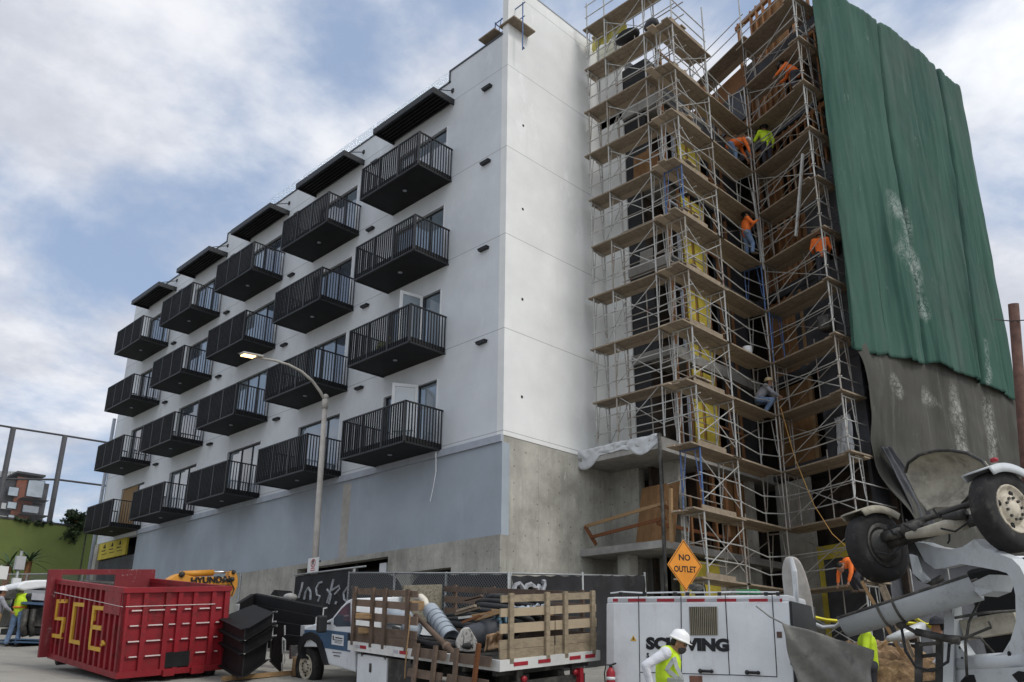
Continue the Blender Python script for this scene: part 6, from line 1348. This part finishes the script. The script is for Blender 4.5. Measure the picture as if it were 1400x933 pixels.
    tr_ = [(J['pel'] + lr * .05 * s, J['hipL'], .135 * s, .12 * s), (J['pel'] - lr * .05 * s, J['hipR'], .135 * s, .12 * s), (J['pel'], J['waist'].lerp(J['pel'], .6), .135 * s, .135 * s)]
    for q in 'LR': tr_ += [(J['hip' + q], J['knee' + q], .108 * s, .078 * s), (J['knee' + q], J['ank' + q] + UP * .02, .076 * s, .07 * s)]
    skin_mesh('trousers', tr_, legs, root, vox)
    for q in 'LR': skin_mesh('boot', [(J['ank' + q] + UP * .06 * s, J['ank' + q] - UP * .02 * s, .056 * s, .052 * s), (J['ank' + q] - UP * .03 * s, J['toe' + q], .052 * s, .042 * s)], m_boot, root, vox)
    if vest:
        v = [(J['chest'], J['neck'] - hu * .06, .165 * s, .095 * s), (J['waist'], J['chest'], .158 * s, .165 * s), (J['pel'].lerp(J['waist'], .15), J['waist'], .158 * s, .156 * s), (J['shL'].lerp(J['shR'], .14), J['shR'].lerp(J['shL'], .14), .094 * s, .094 * s), (J['chest'] + lr * .065 * s, J['waist'] + lr * .06 * s, .134 * s, .13 * s), (J['chest'] - lr * .065 * s, J['waist'] - lr * .06 * s, .134 * s, .13 * s)]
        vm = skin_mesh('vest', v, vest, root, vox)
    if hat:
        mb = MB(); prof = [(.0, .128), (.012, .150), (.02, .135), (.035, .128), (.08, .118), (.115, .095), (.135, .06), (.142, .01)]; c = hp(-.005, 0, .045); mb.lathe(c, hu, [(a * s, b * s) for a, b in prof], 24)
        mb.ball(hp(.10, 0, .052), (.075 * s, .095 * s, .008 * s), 14, 6, hm); mb.sweep([hp(-.11, 0, .09), hp(-.08, 0, .155), hp(0, 0, .19), hp(.08, 0, .155), hp(.118, 0, .08)], .012 * s, 6)
        mb.build('hard_hat', hat, root)
        mb = MB(); mb.ball(hp(-.035, 0, .005), (.075 * s, .083 * s, .07 * s), 12, 8, hm); mb.build('hair', m_hair, root)
    else:
        mb = MB(); mb.ball(hp(-.018, 0, .055), (.10 * s, .086 * s, .09 * s), 14, 9, hm); mb.build('hair', m_hair, root)
    if detail:
        mb = MB()
        for yy in (.032, -.032): mb.ball(hp(.086, yy, .012), (.010 * s, .014 * s, .009 * s), 8, 6, hm); mb.fbox(hp(.088, yy, .034), fw, lt, hu, (-.006, -.022, -.004), (.006, .022, .004))
        mb.build('eyes', m_hair, root)
    if mask: skin_mesh('face_mask', [(hp(.05, 0, -.06), (.062 * s, .067 * s, .055 * s), hm), (hp(.088, 0, -.045), (.034 * s, .035 * s, .042 * s), hm)], m_mask, root, .012)
    root['_'] = 0; del root['_']
    return root, J, G, lr, hu, s
def band(root, G, pts, w, th, mat, name='reflective_band'):
    mb = MB(); P_ = [G(p) for p in pts]
    for a, b in zip(P_, P_[1:]): mb.bar(a, b, th, w)
    return mb.build(name, mat, root)
def view_heading(x, y, d, deg): # heading whose 0 deg points to the right of the picture, 90 away from the camera
    return math.degrees(math.atan2(CR.y, CR.x)) + deg
VR = math.degrees(math.atan2(CR.y, CR.x))
# 1 near worker before the trailer
d1 = 10.6; ft = pv(926, 1040, d1); ft.z = pv(933, 862, d1).z - 1.72
nw, J, G, lr, hu, s = person('worker in white hard hat and lime vest bending before the lettered trailer', ft, VR - 12, dict(pel=(-.06, 0, .98), waist=(-.07, 0, 1.15), chest=(-.05, 0, 1.37), neck=(.01, 0, 1.50), head=(.09, 0, 1.575), face=(.90, -.15, -.38), shL=(-.02, .18, 1.475), shR=(-.08, -.20, 1.455), hipL=(-.06, .1, .95), hipR=(-.06, -.1, .95),
    elR=(-.33, -.30, 1.30), wrR=(-.27, -.24, 1.03), elL=(.02, .28, 1.18), wrL=(.14, .22, .97)), m_wsh, m_dkp, m_hat, m_lime, mask=True, detail=True, H=1.74)
def onvest(J, lr, fr_, u, v, off): pass
mb = MB(); ff = V((math.cos(R(VR - 12)), math.sin(R(VR - 12)), 0)); axv = (J['chest'] - J['waist']).normalized()
def strap(pts, nm): # pts in (side, height along torso 0..1, depth dir sign) hugging an ellipse
    mb = MB(); out = []
    for ang, h in pts:
        c = J['pel'].lerp(J['neck'], h); dx = lr * math.cos(R(ang)) * .205 + (axv.cross(lr)).normalized() * math.sin(R(ang)) * .178; out.append(c + dx)
    sm = []
    for a, b in zip(out, out[1:]): sm += [a.lerp(b, i / 4) for i in range(4)]
    sm.append(out[-1]); n_ = [((p - J['pel'].lerp(J['neck'], .5)).normalized()) for p in sm]; vs = []; fs = []
    for i, p in enumerate(sm):
        t_ = (sm[min(i + 1, len(sm) - 1)] - sm[max(i - 1, 0)]).normalized(); wv = t_.cross(n_[i]).normalized() * .027; vs += [p - wv, p + wv]
    for i in range(len(sm) - 1): fs.append((2 * i, 2 * i + 1, 2 * i + 3, 2 * i + 2))
    mb.add(vs, fs); mb.build(nm, m_silver, nw, solid=.006)
front = 1 if (axv.cross(lr)).dot(ff) > 0 else -1
strap([(180, .12), (180 + 45 * -front, .12), (270 if front < 0 else 90, .12)], 'reflective_band')
strap([(180, .32), (180 - 40 * front, .32), (180 - 75 * front, .30)], 'reflective_band'); strap([(180 - 20 * front, .85), (180 - 35 * front, .62), (180 - 60 * front, .42), (180 - 80 * front, .2)], 'reflective_band'); strap([(180 + 20, .8), (180 - 5, .55), (180 - 40 * front, .38), (180 - 78 * front, .22)], 'reflective_band')
# 2 left worker seen from behind
d2 = 25.6; ft = pv(17, 886, d2); ft.z = gz(ft.x, ft.y)
p2, J, G, lr, hu, s = person('worker in lime vest and jeans seen from behind beside the dumpster', ft, VR + 80, dict(ankL=(-.05, .2, .09), toeL=(.1, .24, .04), kneeL=(.0, .15, .5), elL=(.1, .33, 1.15), wrL=(.22, .42, .95), shL=(.0, .2, 1.42), elR=(.15, -.25, 1.15), wrR=(.25, -.12, 1.0)), m_black_shirt, m_jean, None, m_lime, H=1.8)
mb = MB(); c = J['waist']; mb.lathe(c - UP * .02, UP, [(0, .2), (.055, .2)], 20); mb.build('orange_band', m_oband, p2)
ft = pv(-14, 890, 24.5); ft.z = gz(ft.x, ft.y); person('worker in white helmet half cut by the left edge', ft, VR + 40, dict(elR=(.15, -.25, 1.2), wrR=(.3, -.2, 1.1)), m_greysh, m_lumber, m_hat)
# on the scaffold
YC = 12.3
def on2(x, y): return onY(x, y, YC)
ft = V((on2(1004, 224).x, 12.3, 17.96)); person('bending worker in orange shirt and white helmet high in the inner corner', ft, VR + 8, dict(pel=(-.12, 0, .86), waist=(.0, 0, .98), chest=(.24, 0, 1.05), neck=(.38, 0, 1.06), head=(.52, 0, 1.08), face=(.8, 0, -.6), shL=(.33, .18, 1.05), shR=(.33, -.18, 1.05), elL=(.45, .22, .78), elR=(.42, -.22, .78), wrL=(.55, .2, .55), wrR=(.5, -.2, .52), hipL=(-.12, .1, .84), hipR=(-.12, -.1, .84)), m_oran, m_jean, m_hat)
ft = rw(.4, .35, 17.97); person('worker in lime shirt half hidden behind the inner corner pole', ft, VR + 100, dict(elL=(.2, .3, 1.2), wrL=(.4, .2, 1.3)), m_lime, m_dkp, m_blkpl)
f_ = onP(1097, 182, rw(1.75, .3, 0), e2); person('worker in orange shirt and dark cap leaning on the upper right scaffold', rw(1.75, .35, 19.72), VR + 150, dict(pel=(-.1, 0, .92), chest=(.12, 0, 1.22), neck=(.24, 0, 1.34), head=(.34, 0, 1.42), face=(.8, 0, -.5), shL=(.17, .19, 1.3), shR=(.17, -.19, 1.3), elL=(.36, .25, 1.1), wrL=(.55, .18, 1.0), elR=(.3, -.25, 1.08), wrR=(.5, -.2, .95)), m_oran, m_dkp, m_blkpl)
ft = V((on2(1017, 344).x, 12.15, 14.47)); person('standing worker in orange shirt and jeans gripping the corner pole', ft, VR + 5, dict(elL=(.16, .24, 1.25), wrL=(.34, .16, 1.42), elR=(.16, -.24, 1.22), wrR=(.34, -.16, 1.38), head=(.03, 0, 1.62), kneeR=(.14, -.1, .55), ankR=(.1, -.12, .22), toeR=(.26, -.13, .18)), m_oran, m_jean, m_blkpl)
f_ = onP(1141, 378, rw(2.05, .4, 0), e1); person('worker in orange shirt and tan hard hat at the net edge', rw(2.05, .2, 12.80), VR + 70, dict(face=(.8, -.5, -.1), elL=(.1, .28, 1.2), wrL=(.3, .2, 1.15), elR=(.12, -.27, 1.18), wrR=(.3, -.2, 1.1)), m_oran, m_dkp, m_tan)
ft = V((on2(1044, 566).x, 12.25, 9.24)); person('crouching worker in pale grey shirt on the inner scaffold deck', ft, VR - 10, dict(hipL=(-.15, .1, .5), hipR=(-.15, -.1, .5), pel=(-.15, 0, .52), waist=(-.1, 0, .68), chest=(.05, 0, .85), neck=(.12, 0, .97), head=(.2, 0, 1.08), shL=(.06, .19, .93), shR=(.06, -.19, .93), kneeL=(.25, .14, .5), kneeR=(.25, -.14, .48), elL=(.28, .22, .72), wrL=(.45, .15, .62), elR=(.26, -.22, .7), wrR=(.44, -.16, .6)), m_greysh, m_jean, m_tan)
ft = pv(1176, 811, 22.0); person('worker in orange shirt bent double under the raised wheel', ft, VR + 200, dict(pel=(-.05, 0, .62), hipL=(-.05, .1, .6), hipR=(-.05, -.1, .6), waist=(.08, 0, .74), chest=(.28, 0, .76), neck=(.42, 0, .7), head=(.54, 0, .62), face=(.6, 0, -.8), shL=(.35, .18, .74), shR=(.35, -.18, .74), kneeL=(.2, .12, .36), kneeR=(.2, -.12, .36), elL=(.42, .24, .48), wrL=(.5, .2, .25), elR=(.42, -.24, .48), wrR=(.5, -.2, .25)), m_oran, m_dkp, None)
# behind the chute
d3 = 14.0; hd = pv(1170, 849, d3); ft = V((hd.x, hd.y, hd.z - 1.66)) + CR * .14; ft.z = hd.z - 1.66; p3, J, G, lr, hu, s = person('worker in lime jacket and white helmet behind the chute', ft, VR + 160, dict(elL=(.05, .3, 1.18), wrL=(.2, .3, .98), elR=(-.02, -.32, 1.18), wrR=(.12, -.34, .95), head=(-.02, .13, 1.62), neck=(0, .08, 1.48)), m_lime, m_dkp, m_hat)
hd = pv(1283, 855, 14.6); ft = V((hd.x, hd.y, hd.z - 1.66)); person('worker in white shirt standing behind the black ladder', ft, VR + 170, dict(elL=(.1, .3, 1.15), wrL=(.25, .25, 1.0)), m_wsh, m_dkp, m_dkp)
# ------------------------------------------------------------------ ground, sky, light
def asphalt():
    t = NT('asphalt'); k = t.mix(t.ramp(t.noise(.35, 6, .7), .3, .7), (.21, .20, .18), (.33, .315, .28))
    k = t.mix(t.ramp(t.noise(1.3, 6, .75), .55, .75, 0, .7), k, (.12, .115, .11)); k = t.mix(t.ramp(t.noise(80, 3, .7), .4, .7, 0, .4), k, (.36, .35, .32))
    t.bump(t.noise(120, 4, .7), .4, .01); return t.fin(k, .9, 0, .2)
m_asph = asphalt()
def axis(lo, hi, n, far): return [-far] + [lo + (hi - lo) * i / n for i in range(n + 1)] + [far]
xs, ys = axis(-12, 40, 52, 900), axis(-12, 75, 87, 900)
mb = MB(); vs = [(x, y, gz(x, y)) for y in ys for x in xs]; W_ = len(xs)
mb.smooth = True; mb.add(vs, [(j * W_ + i, j * W_ + i + 1, (j + 1) * W_ + i + 1, (j + 1) * W_ + i) for j in range(len(ys) - 1) for i in range(W_ - 1)])
o = mb.build('ground', m_asph); tag(o, kind='structure')
m_pave = concrete('pavement', (.36, .35, .32), ties=False)
mb = MB(); n = 34
for i in range(n):
    y0, y1 = 15.0 + i, 16.0 + i
    p = [(12.9, y0), (15.5, y0), (15.5, y1), (12.9, y1)]
    mb.hexa([(x, y, gz(x, y) - .2) for x, y in p] + [(x, y, gz(x, y) + .13) for x, y in p])
o = mb.build('sidewalk', m_pave); tag(o, kind='structure')
w = bpy.data.worlds.new('World'); scene.world = w; w.use_nodes = True; nt = w.node_tree; N, L = nt.nodes, nt.links
bg = N['Background']; sky = N.new('ShaderNodeTexSky'); sky.sky_type = 'NISHITA'; sky.sun_disc = False
SUN_EL, SUN_AZ = 50, -82  # direction to the sun: angle from +X axis
sky.sun_elevation = R(SUN_EL); sky.sun_rotation = R(90 - SUN_AZ); sky.altitude = 0; sky.air_density = 1.0; sky.dust_density = 1.2; sky.ozone_density = 1.5
tc = N.new('ShaderNodeTexCoord')
def wmath(op, a, b=None):
    x = N.new('ShaderNodeMath'); x.operation = op
    for i, v in enumerate((a, b)):
        if v is None: continue
        if hasattr(v, 'node'): L.new(v, x.inputs[i])
        else: x.inputs[i].default_value = v
    return x.outputs[0]
sep = N.new('ShaderNodeSeparateXYZ'); L.new(tc.outputs['Generated'], sep.inputs[0])
zc = wmath('MAXIMUM', wmath('ADD', sep.outputs[2], .18), .05)
cmb = N.new('ShaderNodeCombineXYZ'); L.new(wmath('DIVIDE', sep.outputs[0], zc), cmb.inputs[0]); L.new(wmath('DIVIDE', sep.outputs[1], zc), cmb.inputs[1])
def wnoise(scale, det, rough, off, dist=0):
    m = N.new('ShaderNodeMapping'); m.inputs['Location'].default_value = off; L.new(cmb.outputs[0], m.inputs[0])
    x = N.new('ShaderNodeTexNoise'); x.inputs['Scale'].default_value = scale; x.inputs['Detail'].default_value = det; x.inputs['Roughness'].default_value = rough; x.inputs['Distortion'].default_value = dist; L.new(m.outputs[0], x.inputs['Vector']); return x.outputs['Fac']
def wramp(f, a, b, c=0., d=1.):
    x = N.new('ShaderNodeMapRange'); x.interpolation_type = 'SMOOTHSTEP'; L.new(f, x.inputs[0]); x.inputs[1].default_value = a; x.inputs[2].default_value = b; x.inputs[3].default_value = c; x.inputs[4].default_value = d; return x.outputs[0]
COFF = (3.1, 1.7, 0)
n1 = wnoise(1.15, 9, .56, COFF, .25); n2 = wnoise(2.6, 8, .6, (7, 2, 0))
cover = wramp(n1, CLO, CHI)
def wmix(f, a, b):
    x = N.new('ShaderNodeMix'); x.data_type = 'RGBA'; 
    if hasattr(f, 'node'): L.new(f, x.inputs[0])
    else: x.inputs[0].default_value = f
    for i, v in ((6, a), (7, b)):
        if hasattr(v, 'node'): L.new(v, x.inputs[i])
        else: x.inputs[i].default_value = v
    return x.outputs[2]
sd = V((math.cos(R(SUN_EL)) * math.cos(R(SUN_AZ)), math.cos(R(SUN_EL)) * math.sin(R(SUN_AZ)), math.sin(R(SUN_EL))))
dt = N.new('ShaderNodeVectorMath'); dt.operation = 'DOT_PRODUCT'; L.new(tc.outputs['Generated'], dt.inputs[0]); dt.inputs[1].default_value = sd
glow = wramp(dt.outputs['Value'], .2, 1.0, 0, 1)
base = wmix(glow, (5.0, 5.1, 5.35, 1), (8.6, 8.7, 8.7, 1)); shade = wmix(glow, (3.3, 3.45, 3.9, 1), (6, 6.3, 6.6, 1))
cl = wmix(wramp(n2, .35, .65), shade, base)
skyb = wmix(.75, sky.outputs[0], (2.05, 2.6, 3.6, 1))
fin_ = wmix(cover, skyb, cl)
L.new(fin_, bg.inputs[0]); bg.inputs[1].default_value = WSTR
sun = bpy.data.lights.new('sun', 'SUN'); sun.energy = SUNE; sun.angle = R(14); sun.color = (1, .96, .9)
so = bpy.data.objects.new('sun', sun); col.objects.link(so); so.rotation_euler = (-sd).to_track_quat('-Z', 'Y').to_euler(); so.location = (0, 0, 60)
scene.view_settings.view_transform = 'Standard'; scene.view_settings.look = 'None'; scene.view_settings.exposure = EXPO; scene.view_settings.gamma = 1; scene.view_settings.use_curve_mapping = False
scene.render.engine = 'CYCLES'; scene.cycles.max_bounces = 6; scene.cycles.diffuse_bounces = 3; scene.cycles.glossy_bounces = 3; scene.cycles.transmission_bounces = 4; scene.cycles.transparent_max_bounces = 6
scene.cycles.use_denoising = True
